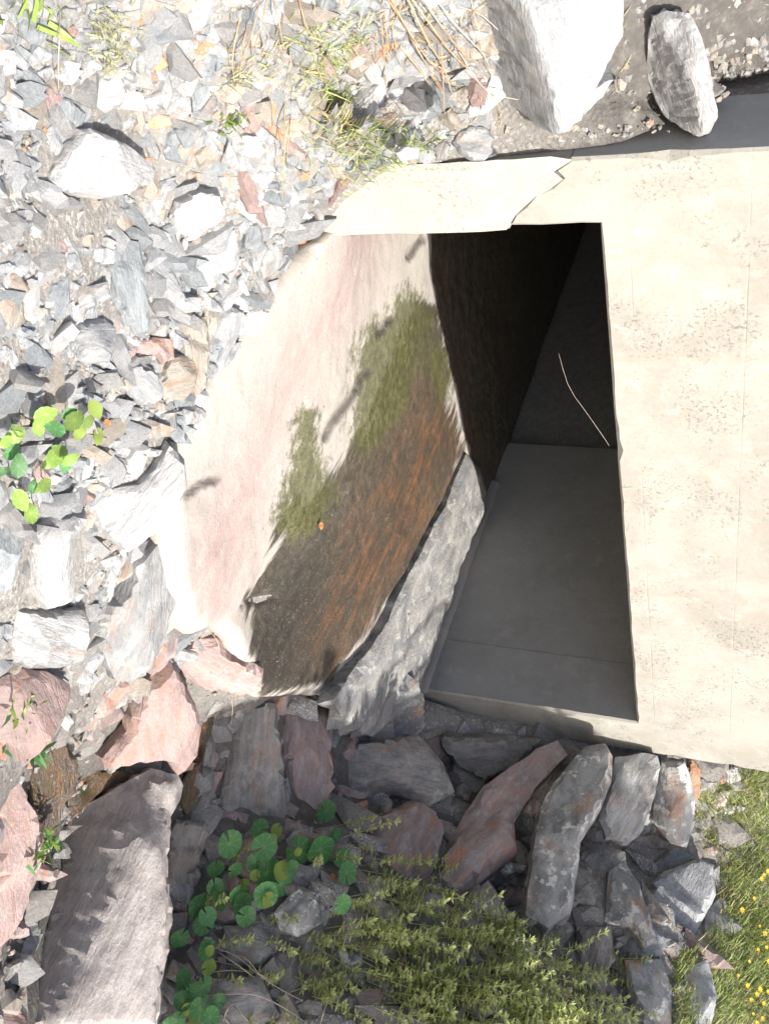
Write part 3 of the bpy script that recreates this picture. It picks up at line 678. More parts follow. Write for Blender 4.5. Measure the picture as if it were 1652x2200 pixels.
R([(15,560),(40,540),(62,545),(66,580),(35,606),(6,618)], 'pale', 'pale stone under a dark overhang in the lower left rubble')
R([(188,14),(230,18),(262,50),(236,76),(205,52)], 'pale', 'pale flat stone beside the mossy patch along the top of the rubble')
R([(270,56),(330,44),(392,50),(396,82),(340,102),(290,82)], 'blue', 'blue grey striped stone below the orange stone')
R([(402,30),(420,-10),(462,-6),(456,50),(416,74)], 'pale', 'pale upright slab at the frame edge near the orange stone')
R([(394,97),(410,78),(455,75),(461,96),(436,122),(396,117)], 'orange', 'orange brown stone below the pale upright slab', bulge=.25)
R([(345,22),(372,18),(380,46),(356,52),(336,44)], 'orange', 'bright orange stone at the frame edge')
R([(60,20),(95,25),(112,70),(90,97),(60,92),(34,60)], 'blue', 'bluish stone behind the bright grass sprig')
R([(-10,68),(30,75),(36,98),(8,104),(-10,102)], 'grey', 'grey stone at the frame corner below the grass sprig')
R([(304,290),(330,284),(346,325),(341,347),(318,336)], 'grey', 'small grey wedge right of the big white wedge')
R([(350,286),(365,271),(386,269),(381,312),(365,332),(344,322)], 'blue', 'small pale blue flake between the two white rocks')
R([(382,306),(418,300),(421,336),(406,372),(380,377),(369,350)], 'tan', 'striped tan slab above the rounded white block')
R([(494,301),(520,284),(560,289),(571,320),(560,342),(515,336),(494,326)], 'white', 'smooth white stone in the upper rubble below the lilac slab', bulge=.3, nf=2)
R([(521,222),(555,217),(566,260),(555,287),(525,281),(517,250)], 'pink', 'lilac pink slab above the smooth white stone')
R([(580,217),(599,220),(593,246),(583,270),(567,263),(571,240)], 'orange', 'narrow orange flake beside the lilac pink slab')
R([(452,290),(470,282),(480,295),(466,320),(450,318)], 'orange', 'orange flake under the tiny green sprout')
R([(614,230),(650,239),(669,260),(666,291),(630,296),(599,291),(604,250)], 'tan', 'pale yellowish slab near the golden grass')
R([(528,642),(560,611),(601,600),(592,640),(560,667),(533,667)], 'pale', 'pale flat stone lying against the upper apron edge')
R([(508,690),(545,664),(581,672),(562,712),(525,737),(503,726)], 'white', 'white stone lying against the apron edge below the pale flat stone')
R([(470,745),(520,735),(500,775),(470,812),(458,800)], 'pale', 'narrow pale stone wedged along the apron edge')
R([(24,455),(50,448),(56,480),(36,496),(18,484)], 'orange', 'orange chip with a white chip beside it in the left rubble')
R([(100,520),(132,512),(146,530),(138,556),(112,560),(100,545)], 'pink', 'pink round chip above the blue grey upright stone')
R([(640,375),(665,368),(668,384),(648,390)], 'orange', 'orange red chip near the headwall corner')
R([(555,400),(566,398),(568,448),(556,450)], 'orange', 'thin orange chip between white stones above the apron')
R([(455,190),(520,170),(540,200),(500,225),(470,215)], 'tan', 'tan stone under the dry stalks')
R([(285,155),(330,140),(345,165),(320,185),(290,182)], 'tan', 'tan speckled stone right of the blocky white stone')
R([(320,130),(352,120),(362,140),(340,158)], 'orange', 'pale orange chip in the upper rubble')
R([(380,135),(440,130),(445,160),(410,178),(380,165)], 'pink', 'pale pink stone under the orange brown stone')
R([(0,105),(34,110),(36,160),(10,165),(-10,150)], 'white', 'white stone at the frame edge below the grey stone')
R([(310,250),(335,245),(365,250),(372,268),(340,280),(312,272)], 'orange', 'tan orange flat stone right of the blocky white stone')
R([(55,470),(85,455),(100,475),(90,510),(62,512)], 'white', 'white chip left of the pink round chip')
R([(320,400),(345,395),(362,420),(340,470),(322,470)], 'white', 'upright white slab left of the rounded white block')
R([(345,398),(368,400),(352,440),(330,468),(340,425)], 'pale', 'thin tilted slab leaning on the rounded white block')

# -- stones around the foot of the apron
R([(188,1086),(230,1050),(300,1040),(336,1008),(366,958),(396,985),(402,1040),(376,1102),(345,1132),(300,1167),(275,1187),(250,1172),(215,1146)], 'white', 'large bright white boulder against the lower apron corner', bulge=.3, nf=1, thick=.5, edge=.25, lift=.04, detail=18)
R([(58,1132),(100,1105),(160,1094),(188,1090),(186,1108),(162,1150),(156,1215),(156,1290),(125,1301),(100,1309),(80,1287),(62,1250),(50,1190)], 'white', 'speckled white boulder left of the bright white boulder', bulge=.34, thick=.5, edge=.25, nf=1, lift=.04, detail=18)
R([(158,1226),(175,1190),(205,1163),(232,1175),(226,1236),(211,1272),(164,1277)], 'dark', 'brown grey stone in the gap between the two white boulders', lift=-.03)
R([(235,1176),(272,1180),(276,1200),(250,1240),(236,1292),(221,1292),(225,1230)], 'white', 'thin white splinter slab under the bright white boulder', lift=.01)
R([(275,1192),(330,1150),(352,1130),(376,1145),(381,1200),(381,1292),(362,1332),(345,1372),(320,1422),(310,1452),(280,1467),(250,1462),(215,1382),(195,1330),(215,1300),(240,1280)], 'grey', 'large grey slab beside the rounded end of the apron', bulge=.2, thick=.4, detail=18, nf=3)
R([(12,1296),(40,1300),(110,1311),(180,1311),(192,1330),(196,1370),(180,1422),(150,1432),(60,1437),(20,1422),(4,1360)], 'grey', 'broad grey slab with wavy bedding below the speckled boulder', bulge=.22, detail=18)
R([(-30,1112),(30,1100),(56,1130),(46,1200),(30,1262),(-10,1288),(-30,1280)], 'blue', 'blue grey boulder cut by the frame beside the speckled boulder', bulge=.3)
R([(-30,1470),(50,1440),(100,1445),(153,1470),(150,1502),(130,1547),(110,1562),(85,1602),(60,1642),(30,1602),(-30,1590)], 'pink', 'salmon pink slab under a small green sprig at the frame edge', bulge=.25, thick=.7, lift=.1)
R([(165,1425),(200,1435),(216,1460),(190,1487),(155,1507),(149,1470)], 'grey', 'striped grey splinter between the broad grey slab and the salmon slab', lift=.02)
R([(190,1490),(230,1470),(280,1466),(312,1455),(272,1492),(236,1527),(206,1547),(201,1592),(185,1587),(177,1510)], 'redgrey', 'brownish wet-edged slab over the gully', bulge=.2, lift=.05)
R([(360,1334),(386,1366),(376,1402),(360,1422),(325,1457),(314,1440),(335,1390)], 'redgrey', 'narrow purple grey stone under the apron tip')
R([(330,1450),(365,1413),(381,1430),(396,1465),(421,1510),(431,1560),(426,1622),(401,1657),(385,1667),(360,1632),(330,1627),(260,1642),(224,1652),(219,1630),(271,1575),(296,1500),(310,1470)], 'pink', 'large flat pink slab jutting over the dark gully', bulge=.16, thick=.35, lift=.2, detail=20, nf=2)
R([(367,1390),(400,1374),(470,1371),(500,1400),(536,1420),(566,1440),(561,1487),(515,1495),(470,1482),(420,1472),(395,1450)], 'pink', 'pink wedge slab under the apron lip', bulge=.26, thick=.5, lift=.10)
R([(492,1380),(530,1374),(561,1400),(556,1422),(522,1432),(500,1412)], 'wet', 'small wet brown stone in the crack under the apron lip', lift=.04)
R([(320,1652),(348,1660),(375,1668),(389,1690),(381,1722),(356,1757),(336,1840),(341,1900),(346,1950),(336,2050),(321,2130),(316,2230),(50,2230),(44,2120),(42,2040),(60,1960),(88,1885),(125,1810),(180,1738),(250,1690)], 'ridge', 'long pinkish boulder like a ridge lying in the gully', bulge=.36, thick=.45, lift=.16, detail=38, nf=1, wob=.015, fine=.014, step=.012, relax=4,
  facets=[((312,1665),(178,2010),1.7,(120,1850)), ((215,1960),(120,2230),.5,(60,2100))])
R([(-30,1600),(25,1625),(46,1665),(56,1722),(71,1790),(79,1850),(76,1892),(56,1952),(30,2012),(-30,2062)], 'pink', 'tall pink slab at the frame edge beside the rust brown stone', bulge=.25, thick=.5, lift=.1)
R([(75,1580),(110,1560),(146,1600),(156,1650),(141,1722),(121,1792),(95,1857),(80,1842),(70,1762),(58,1690),(52,1640)], 'wet', 'rust brown wet stone behind the tall pink slab', bulge=.25, lift=.10, thick=.7)
R([(165,1600),(220,1662),(270,1655),(285,1672),(215,1705),(150,1765),(95,1850),(80,1832),(105,1762),(140,1690)], 'wet', 'dark wet stone on the floor of the gully', bulge=.15, lift=.03)
R([(380,1760),(440,1768),(448,1790),(430,1852),(400,1902),(370,1907),(352,1872),(360,1790)], 'dark', 'dark angular stone between the ridge boulder and the round leaved plant', bulge=.25)
R([(395,1478),(436,1500),(462,1540),(441,1622),(430,1702),(402,1752),(382,1700),(425,1620),(428,1560)], 'wet', 'brown dripping stone behind the large flat pink slab', bulge=.2, lift=.02)
R([(-30,2165),(40,2158),(62,2195),(60,2240),(-30,2240)], 'pink', 'reddish stone in the corner of the frame', bulge=.3)

# -- rocks right of the opening, in the shade
M = lambda poly, mat, label, **k: stone(poly, mat, label, **{**dict(bulge=.26, thick=.5, nw=.5), **k})
M2 = lambda poly, mat, label, **k: stone(poly, mat, label, **{**dict(bulge=.26, thick=.6, nw=.6), **k})
M([(500,1522),(560,1500),(600,1514),(596,1560),(606,1640),(616,1722),(642,1792),(560,1797),(474,1792),(469,1740),(490,1640)], 'dark', 'dark grey block under the wet lip of the apron', bulge=.22, detail=18, lift=.02)
M([(598,1530),(650,1516),(700,1519),(713,1560),(709,1640),(706,1700),(690,1738),(652,1792),(622,1740),(608,1650)], 'redgrey', 'reddish grey block with a pale ridge, right beside the dark grey block', bulge=.3, detail=18, lift=.04)
M([(704,1560),(739,1570),(721,1607),(707,1602)], 'blue', 'small bluish chip stuck between the reddish block and the ledge')
M([(714,1540),(770,1528),(776,1560),(740,1582)], 'grey', 'small grey stone at the outer end of the ledge')
M([(776,1482),(830,1428),(886,1460),(912,1560),(880,1597),(820,1582),(780,1592),(762,1560)], 'mottle', 'rough lump of broken concrete at the end of the ledge', fine=.05, bulge=.3)
M([(704,1640),(760,1590),(830,1588),(900,1580),(952,1640),(977,1702),(920,1732),(860,1706),(704,1707)], 'dark', 'broad dark stone below the right leg of the headwall', bulge=.3)
M2([(943,1572),(1100,1578),(1162,1588),(1120,1652),(1040,1682),(985,1652),(950,1612)], 'dark', 'dark rounded stone tucked under the right leg of the headwall', bulge=.3, nf=1)
M([(768,1752),(830,1745),(886,1718),(932,1745),(957,1790),(936,1852),(902,1922),(860,1932),(800,1872),(774,1842)], 'redgrey', 'pinkish block with a notched corner above the yellow green bush', bulge=.34, facets=[((790,1795),(880,1722),1.0,(790,1740))])
M2([(1040,1690),(1100,1650),(1150,1610),(1200,1588),(1222,1620),(1152,1692),(1106,1772),(1111,1832),(1062,1872),(1000,1922),(940,1972),(903,1952),(940,1850),(985,1770)], 'redgrey', 'long reddish slab with orange streaks leaning along the headwall', lift=.06, bulge=.22, detail=20)
M([(1258,1604),(1300,1598),(1316,1625),(1311,1682),(1286,1742),(1246,1812),(1241,1882),(1226,1962),(1180,1992),(1128,1962),(1134,1900),(1150,1800),(1160,1730),(1190,1680),(1230,1630)], 'mottle', 'long lichen mottled slab leaning on the headwall corner', d=4.32, nw=.5, bulge=.22, detail=20, nf=6)
M2([(1320,1626),(1380,1618),(1413,1624),(1420,1650),(1401,1722),(1381,1782),(1350,1812),(1300,1802),(1287,1760),(1300,1710)], 'grey', 'grey leaf shaped slab next to the mottled slab', d=4.58, bulge=.2)
M2([(1421,1640),(1470,1638),(1491,1700),(1491,1772),(1475,1822),(1440,1812),(1400,1762),(1405,1700)], 'mottle', 'olive and brown stained stone below the grass bank', d=4.68, bulge=.22)
M([(1480,1620),(1504,1650),(1503,1712),(1489,1722),(1474,1660)], 'orange', 'narrow rusty orange stone against the headwall')
M([(1540,1650),(1585,1648),(1593,1675),(1560,1687)], 'white', 'small white stone at the edge of the grass under the headwall')
M([(1508,1655),(1530,1649),(1536,1682),(1514,1692)], 'pale', 'small pale stone beside the rusty orange stone')
M([(1530,1700),(1572,1690),(1556,1732),(1518,1742)], 'tan', 'small tan stone sunk in the grass by the headwall')
M2([(1388,1902),(1430,1870),(1500,1843),(1532,1858),(1537,1922),(1502,1992),(1470,2042),(1440,2052),(1420,2012),(1390,1942)], 'pale', 'large sunlit pale slab at the foot of the grass bank', bulge=.26, detail=18)
M([(1380,1872),(1410,1850),(1450,1818),(1494,1840),(1440,1872),(1400,1897)], 'blue', 'blue grey shelf stone above the large pale slab')
M([(1248,1832),(1300,1812),(1342,1830),(1352,1900),(1292,1982),(1240,1992),(1224,1962),(1240,1882)], 'dark', 'dark stone between the mottled slab and the mossy stones', lift=-.05)
M([(1308,1872),(1340,1850),(1372,1900),(1392,1960),(1412,2022),(1380,2042),(1350,1992),(1298,1982)], 'mottle', 'mossy mottled stone left of the large pale slab')
M([(1350,2022),(1400,1990),(1432,2020),(1422,2052),(1380,2062),(1348,2052)], 'blue', 'bluish white stone under the large pale slab')
M([(1240,1992),(1312,1990),(1322,2062),(1280,2112),(1238,2092)], 'dark', 'dark stone half hidden by the bushes')
M([(1340,2062),(1420,2060),(1442,2122),(1442,2230),(1380,2230),(1348,2130)], 'mottle', 'grey lichened stone among the bushes at the frame edge')
M([(1468,2082),(1520,2060),(1538,2142),(1522,2230),(1478,2230)], 'pale', 'pale lichened stone in the grass at the frame edge')
M([(588,1962),(640,1903),(682,1920),(692,1982),(640,2014),(600,1997)], 'mottle', 'crumbly reddish stone under the round leaves', fine=.06)
M([(480,1990),(560,1984),(602,2032),(560,2082),(488,2062)], 'dark', 'dark grey stone under the dry grass stems')
M([(690,1868),(742,1900),(732,1962),(690,1932)], 'dark', 'dark stone beside the yellow green bush')
M([(458,2102),(560,2098),(602,2182),(500,2230),(450,2210)], 'dark', 'dark brown stone at the frame edge behind the dry stems')
M([(998,1932),(1050,1890),(1097,1962),(1060,2012),(998,1992)], 'dark', 'dark stone under the long reddish slab')
M([(1120,1985),(1180,1995),(1215,2010),(1200,2070),(1140,2060)], 'dark', 'dark stone under the long mottled slab')

# -- the ledge along the right wall of the opening
o = stone([(1003,972),(1030,1010),(1043,1052),(1036,1100),(990,1212),(962,1300),(912,1440),(890,1500),(862,1560),(800,1585),(742,1560),(716,1502),(788,1402),(830,1330),(870,1250),(905,1190),(958,1080),(985,1012)],
      'shelf', 'mottled grey ledge of broken concrete between the wet apron and the right wall', bulge=.02, thick=.12, d=(at_z(880, 1278, .0) - CAM) @ FW, flat=True, cat='ledge', name='concrete_ledge', nf=0, detail=34, edge=.03, wob=.02, fine=.014)
# ------------------------------------------------------------------ loose rubble
RUB = [(-20,-20),(1010,-20),(1050,120),(1060,290),(960,348),(775,352),(735,410),(655,500),(590,600),(520,700),(440,830),(380,940),(200,1060),(60,1110),(-20,1130)]
LOW = [(-20,1080),(200,1060),(380,1120),(390,1350),(560,1400),(560,1500),(700,1500),(920,1560),(1200,1590),(1300,1620),(1480,1640),(1600,1660),(1520,1850),(1540,1960),(1500,2220),(640,2220),(440,2220),(-20,2220)]
def base_stone(seed, elong, flat):
    r = np.random.default_rng(seed); n = r.integers(4, 8); a = np.sort(r.uniform(0, 2 * math.pi, n) * .35 + np.linspace(0, 2 * math.pi, n, endpoint=False) * .9)
    rad = r.uniform(.7, 1.15, n); p = np.stack([np.cos(a) * rad * elong, np.sin(a) * rad / elong], 1)
    me, s = stone_mesh('rubble_stone', p, r.uniform(.16, .3) * flat, .4, seed, (), .09, 5.2, .04, 2, .03)
    for v in me.vertices: v.co /= s
    return me
BASES = [base_stone(900 + i, [1.05, 1.2, 1.4, 1.6, 1.85][i % 5], [1, .75, .9, .6][i % 4]) for i in range(14)]
def sample(poly, rmin, tries, existing):
    lo, hi = np.array(poly).min(0), np.array(poly).max(0); out = []
    cand = rng.uniform(lo, hi, (tries, 2)); cand = cand[inpoly(cand, poly)]
    for c in cand:
        k = (int(c[0] // rmin), int(c[1] // rmin)); ok = True
        for i in (-1, 0, 1):
            for j in (-1, 0, 1):
                for e in existing.get((k[0] + i, k[1] + j), ()):
                    if (e[0] - c[0]) ** 2 + (e[1] - c[1]) ** 2 < rmin * rmin: ok = False; break
                if not ok: break
            if not ok: break
        if ok: existing.setdefault(k, []).append(c); out.append(c)
    return out
def in_hero(c, margin):
    for P in HERO_POLYS:
        if c[0] < P[:, 0].min() - margin or c[0] > P[:, 0].max() + margin or c[1] < P[:, 1].min() - margin or c[1] > P[:, 1].max() + margin: continue
        if sdist([c], P)[0] > margin: return True
    return False
MIX_UP = [('pale', 34), ('white', 10), ('grey', 24), ('tan', 13), ('blue', 18), ('pink', 3), ('orange', 2)]
MIX_LO = [('dark', 40), ('grey', 20), ('redgrey', 18), ('mottle', 14), ('tan', 8)]
WORD = {'pale': 'pale grey', 'white': 'white', 'grey': 'mid grey', 'tan': 'tan', 'blue': 'blue grey', 'pink': 'pinkish', 'orange': 'rusty orange', 'dark': 'dark', 'redgrey': 'reddish grey', 'mottle': 'lichen mottled'}
VAR = {}
for mk in WORD:
    VAR[mk] = []
    for b in BASES:
        c = b.copy(); c.materials.append(MAT[mk]); VAR[mk].append(c)
LAND = [((230,345),'big white wedge'),((425,455),'rounded white block'),((275,600),'long bluish slab'),((205,735),'rounded pale boulder'),((310,820),'rounded pale block'),((90,940),'leafy green plant'),
        ((780,225),'long white slab'),((790,290),'green grass patch'),((700,470),'headwall leg'),((40,50),'bright grass sprig'),((480,760),'apron edge'),((230,200),'blocky white stone'),((530,315),'smooth white stone'),
        ((640,260),'golden grass'),((900,100),'dry red stalks'),((355,40),'bright orange stone'),((540,50),'dry stalks at the frame edge'),((60,590),'tan stone at the frame edge'),((420,600),'pale square slab')]
LAND_LO = [((260,1110),'bright white boulder'),((100,1200),'speckled white boulder'),((100,1370),'broad grey slab'),((280,1350),'large grey slab'),((340,1560),'large flat pink slab'),((540,1850),'round leaved plant'),
        ((560,1650),'dark grey block'),((850,1820),'notched pinkish block'),((1050,1780),'long reddish slab'),((1220,1800),'lichen mottled slab'),((1450,1950),'large pale slab'),((1350,1720),'leaf shaped slab'),((250,1950),'ridge boulder'),((750,2050),'yellow green bush'),((500,2100),'dry grass stems')]
used_lab = {}
def rub_label(mk, sz, X, Y, lands, asp):
    ds = sorted(lands, key=lambda l: math.hypot(l[0][0] - X, l[0][1] - Y)); (lx, ly), nm = ds[0]; n2 = ds[1][1]
    dist = math.hypot(lx - X, ly - Y); dx, dy = X - lx, Y - ly
    side = ('right of' if dx > 0 else 'left of') if abs(dx) > abs(dy) else ('below' if dy > 0 else 'above')
    szw = 'larger' if sz > 60 else ('middling' if sz > 45 else 'small')
    sh = 'splinter' if asp > 1.5 else ('flake' if asp > 1.25 else 'chunk')
    k = f'{szw} {WORD[mk]} {sh}'
    for lab in (f'{k} {side} the {nm}', f'{k} well {side} the {nm}' if dist > 110 else f'{k} close {side} the {nm}', f'{k} between the {nm} and the {n2}', f'{k} near the {n2}', f'{k} near the {ds[2][1]}'):
        if lab not in used_lab and len(lab.split()) <= 16: break
    used_lab[lab] = 1
    return lab, nm
def orient(N, ang, tilt, s, flat=1.0):
    N = N + tilt; N = N / np.linalg.norm(N); e1 = np.cross(N, [0, .3, 1.0]); e1 /= np.linalg.norm(e1); e2 = np.cross(N, e1)
    E1 = e1 * math.cos(ang) + e2 * math.sin(ang); E2 = np.cross(N, E1)
    return E1 * s, E2 * s, N * s * flat
cands = []
ex = {}
for rmin, tries, smin, smax in ((42, 3000, 48, 70), (27, 7000, 32, 46), (18, 14000, 20, 31)):
    # each pass keeps clear of the earlier, larger stones
    e2 = {}
    for lst in ex.values():
        for c in lst: e2.setdefault((int(c[0] // rmin), int(c[1] // rmin)), []).append(c)
    for c in sample(RUB, rmin, tries, e2): cands.append((rng.uniform(smin, smax), c, 0))
    if rmin > 25:
        for c in sample(LOW, rmin * 1.25, tries // 2, e2): cands.append((rng.uniform(smin, smax) * 1.1, c, 1))
    ex = e2
cands = [c for c in cands if not in_hero(c[1], 14)]
cands.sort(key=lambda c: -c[0])
stuff_v, stuff_f, stuff_m = [], [], []
NTHING = 255
hits = []
def put_stuff(me, M4, mi, store):
    n = len(me.vertices); co = np.empty(n * 3); me.vertices.foreach_get('co', co); co = co.reshape(-1, 3)
    store.append((co @ M4[:3, :3].T + M4[:3, 3], [tuple(p.vertices) for p in me.polygons], mi))
store = []
for i, (sz, c, zone) in enumerate(cands):
    mix = MIX_LO if zone else MIX_UP
    if zone and c[1] < 1460: mix = MIX_UP
    mk = random.choices([m for m, _ in mix], [k for _, k in mix])[0]
    if mk == 'orange' and sz > 45: mk = 'tan'
    P, d = ground_hit(*c); s = sz / F * d * 1.0
    if P[2] < terrain(P[0], P[1])[0] - .2: continue
    sp_, tp_ = st(P[0], P[1])
    if -WID - LEG - .02 < sp_ < RLEG + .02 and tp_ > -.04: continue
    N = tnormal(P); toc = (CAM - P) / np.linalg.norm(CAM - P); N = N * .6 + toc * .4
    bi = int(rng.integers(0, 14)); E1, E2, E3 = orient(N, rng.normal(1.5, .7), rng.normal(0, .28, 3), s, rng.uniform(.7, 1.2))
    C = P + E3 * .10
    M4 = np.eye(4); M4[:3, 0], M4[:3, 1], M4[:3, 2], M4[:3, 3] = E1, E2, E3, C
    if i < NTHING or False:
        lab, nm = rub_label(mk, sz, c[0], c[1], LAND_LO if zone else LAND, [1.0, 1.15, 1.3, 1.5, 1.7][bi % 5])
        o = bpy.data.objects.new('rubble_stone', VAR[mk][bi]); col.objects.link(o); o.matrix_world = Matrix(M4.tolist())
        tag(o, lab, 'stone', f'{WORD[mk]} rubble near the {nm}')
    else: put_stuff(BASES[bi], M4, mk, store)
# small chips and gravel: too many to count, one object of simple low stones
def chip_mesh(seed):
    r = np.random.default_rng(seed); n = int(r.integers(5, 7)); a = np.linspace(0, 2 * math.pi, n, endpoint=False) + r.uniform(-.3, .3, n); rad = r.uniform(.65, 1.2, n)
    V = [(math.cos(t) * q * 1.15, math.sin(t) * q * .85, r.uniform(-.1, .1)) for t, q in zip(a, rad)]
    V += [(x * .6 + r.uniform(-.15, .15), y * .6 + r.uniform(-.15, .15), r.uniform(.25, .5)) for x, y, z in V[:n]] + [(x * .8, y * .8, -.5) for x, y, z in V[:n]]
    Fc = [tuple(range(n, 2 * n))] + [(k, (k + 1) % n, n + (k + 1) % n, n + k) for k in range(n)] + [((k + 1) % n, k, 2 * n + k, 2 * n + (k + 1) % n) for k in range(n)]
    return np.array(V), Fc
CH = [chip_mesh(i) for i in range(12)]
def chips(poly, count, smin, smax, mix, lift=.1):
    lo, hi = np.array(poly).min(0), np.array(poly).max(0); c = rng.uniform(lo, hi, (count * 2, 2)); c = c[inpoly(c, poly)][:count]
    # ground lookup on a coarse lattice, refined on the surface
    for X, Y in c:
        P, d = ground_hit(X, Y); sp_, tp_ = st(P[0], P[1])
        if -WID - LEG - .02 < sp_ < RLEG + .02 and tp_ > -.03: continue
        s = smin + (smax - smin) * rng.random() ** 2.2; s = s / F * d * .5
        N = tnormal(P); V, Fc = CH[int(rng.integers(0, 12))]
        E1, E2, E3 = orient(N, rng.uniform(0, 6.3), rng.normal(0, .3, 3), s)
        mk = random.choices([m for m, _ in mix], [k for _, k in mix])[0]
        store.append((V @ np.stack([E1, E2, E3]) + P + E3 * lift, Fc, mk))
chips(RUB, 8000, 7, 24, MIX_UP)
chips(LOW, 2500, 8, 26, MIX_LO)
chips([(380,940),(440,830),(520,700),(600,590),(560,560),(420,760),(300,950),(210,1050),(330,1000)], 500, 5, 14, [('tan', 4), ('pale', 3), ('white', 3)])
chips([(1040,230),(1330,90),(1400,20),(1430,210),(1510,290),(1060,312)], 700, 6, 24, [('dark', 5), ('grey', 2), ('tan', 2)])
chips([(1350,-10),(1650,-10),(1650,265),(1540,270),(1400,150)], 1600, 7, 30, [('dark', 4), ('grey', 3), ('tan', 2), ('mottle', 2)])
mats = sorted({m for _, _, m in store})
V, Fc, mi, nv = [], [], [], 0
for v, f, m in store:
    V.append(v); Fc += [tuple(int(q) + nv for q in t) for t in f]; mi += [mats.index(m)] * len(f); nv += len(v)
me = bpy.data.meshes.new('gravel'); me.from_pydata(np.vstack(V).tolist(), [], Fc)
for m in mats: me.materials.append(MAT[m])
me.polygons.foreach_set('material_index', mi); me.update()
# (the chips' colours vary from chip to chip through their material)
gv = bpy.data.objects.new('gravel', me); col.objects.link(gv)
tag(gv, 'countless small stone chips filling the gaps between the rubble', 'gravel', kind='stuff')
# ------------------------------------------------------------------ plants
def tube(V, Fc, pts, r0, r1, n=4):
    pts = np.asarray(pts, float); m = len(pts); b = len(V)
    for i, p in enumerate(pts):
        t = pts[min(i + 1, m - 1)] - pts[max(i - 1, 0)]; t = t / (np.linalg.norm(t) + 1e-9)
        a = np.cross(t, [.31, .2, .93]); a /= np.linalg.norm(a); c = np.cross(t, a); r = r0 + (r1 - r0) * i / (m - 1)
        for k in range(n):
            q = 2 * math.pi * k / n; V.append(p + r * (a * math.cos(q) + c * math.sin(q)))
    for i in range(m - 1):
        for k in range(n):
            k2 = (k + 1) % n; Fc.append((b + i * n + k, b + i * n + k2, b + i * n + n + k2, b + i * n + n + k))
    Fc.append(tuple(b + (m - 1) * n + k for k in range(n)))
def blade(V, Fc, p, d, up, L, wd, bend):
    """a grass blade of three segments that droops"""
    side = np.cross(d, up); side /= np.linalg.norm(side) + 1e-9; b = len(V)
    for i, f in enumerate((0, .4, .75)):
        q = p + d * L * f - np.array([0, 0, 1.0]) * bend * L * f * f; w_ = wd * (1 - .55 * f)
        V.append(q - side * w_); V.append(q + side * w_)
    V.append(p + d * L - np.array([0, 0, 1.0]) * bend * L)
    Fc += [(b, b + 1, b + 3, b + 2), (b + 2, b + 3, b + 5, b + 4), (b + 4, b + 5, b + 6)]
def rdir(up=.9, spread=.6):
    a = rng.uniform(0, 2 * math.pi); v = np.array([math.cos(a) * spread, math.sin(a) * spread, up]); return v / np.linalg.norm(v)
def surf(X, Y):
    """the ground under a picture point"""
    P, d = ground_hit(X, Y); return P, d
def tuft(X, Y, n, L, rad, mats, label, group=None, spread=.8, wd=.0015, name='grass_tuft', cat='grass tuft', lift=.0, bend=.35):
    P, d = surf(X, Y); o = empty(name, P); tag(o, label, cat, group)
    for mk, part, frac in mats:
        V, Fc = [], []
        for _ in range(int(n * frac * .75)):
            q = rng.normal(0, rad, 2); z = terrain(P[0] + q[0], P[1] + q[1])[0] - P[2]
            blade(V, Fc, np.array([q[0], q[1], z - .005 + lift]), rdir(.8, spread * rng.uniform(.3, 1)), np.array([rng.normal(), rng.normal(), .2]), L * rng.uniform(.5, 1.2), wd * rng.uniform(.6, 1.3), bend * rng.uniform(.2, 1.2))
        mesh_obj(part, V, Fc, MAT[mk], o)['kind'] = 'stuff'
    return o
GT = 'grass tufts in the rubble'
tuft(795, 290, 420, .075, .055, [('grass', 'blades', .8), ('drygrass', 'dry_blades', .2)], 'largest green grass patch, right beside the headwall corner', GT, spread=1.0, lift=.05)
tuft(845, 320, 120, .05, .025, [('grass', 'blades', .9)], 'bright grass clump beside the small white corner stone', GT, lift=.045)
tuft(745, 335, 160, .05, .03, [('grass', 'blades', .7), ('drygrass', 'dry_blades', .3)], 'thin grass reaching down to the top of the headwall leg', GT, lift=.045)
for X, Y, n, L, lab in [(628, 75, 120, .05, 'mossy green tuft at the start of the grassy crease'), (640, 150, 130, .05, 'mossy green tuft halfway down the grassy crease'), (672, 225, 120, .045, 'mossy green tuft at the lower end of the grassy crease'),
                        (702, 115, 140, .045, 'grass tuft beside the grassy crease, nearer the red stalks')]:
    tuft(X, Y, n, L, .028, [('grass', 'blades', .5), ('moss', 'moss_shoots', .6)], lab, GT, lift=.045, spread=1.1)
tuft(700, 262, 110, .05, .025, [('drygrass', 'dry_blades', 1.0)], 'golden dry tuft above the long white slab', GT, lift=.04)
tuft(668, 300, 70, .045, .02, [('drygrass', 'dry_blades', 1.0)], 'small golden tuft by the yellowish slab', GT, lift=.04)
tuft(213, 108, 130, .04, .03, [('moss', 'moss_shoots', 1.0)], 'olive moss cushion above the blocky white stone', GT, lift=.04, spread=1.2)
tuft(185, 60, 90, .04, .025, [('moss', 'moss_shoots', 1.0)], 'olive moss strand near the frame edge beside the bright sprig', GT, lift=.04, spread=1.2)
tuft(478, 165, 90, .04, .025, [('moss', 'moss_shoots', .7), ('grass', 'blades', .3)], 'small olive tuft between the dry stalks and the pale stones', GT, lift=.04)
tuft(462, 268, 60, .022, .012, [('bright', 'leaves', 1.0)], 'tiny bright green sprout above an orange flake', GT, lift=.045, wd=.004)
tuft(60, 30, 26, .10, .03, [('bright', 'blades', 1.0)], 'bright lime grass sprig with broad blades in the frame corner', GT, lift=.03, wd=.0045, spread=1.3, bend=.6)
tuft(20, 1530, 60, .05, .03, [('bright', 'leaves', .7), ('round', 'dark_leaves', .5)], 'small leafy green sprig hanging over the salmon pink slab', GT, lift=.07, wd=.006, spread=1.2)
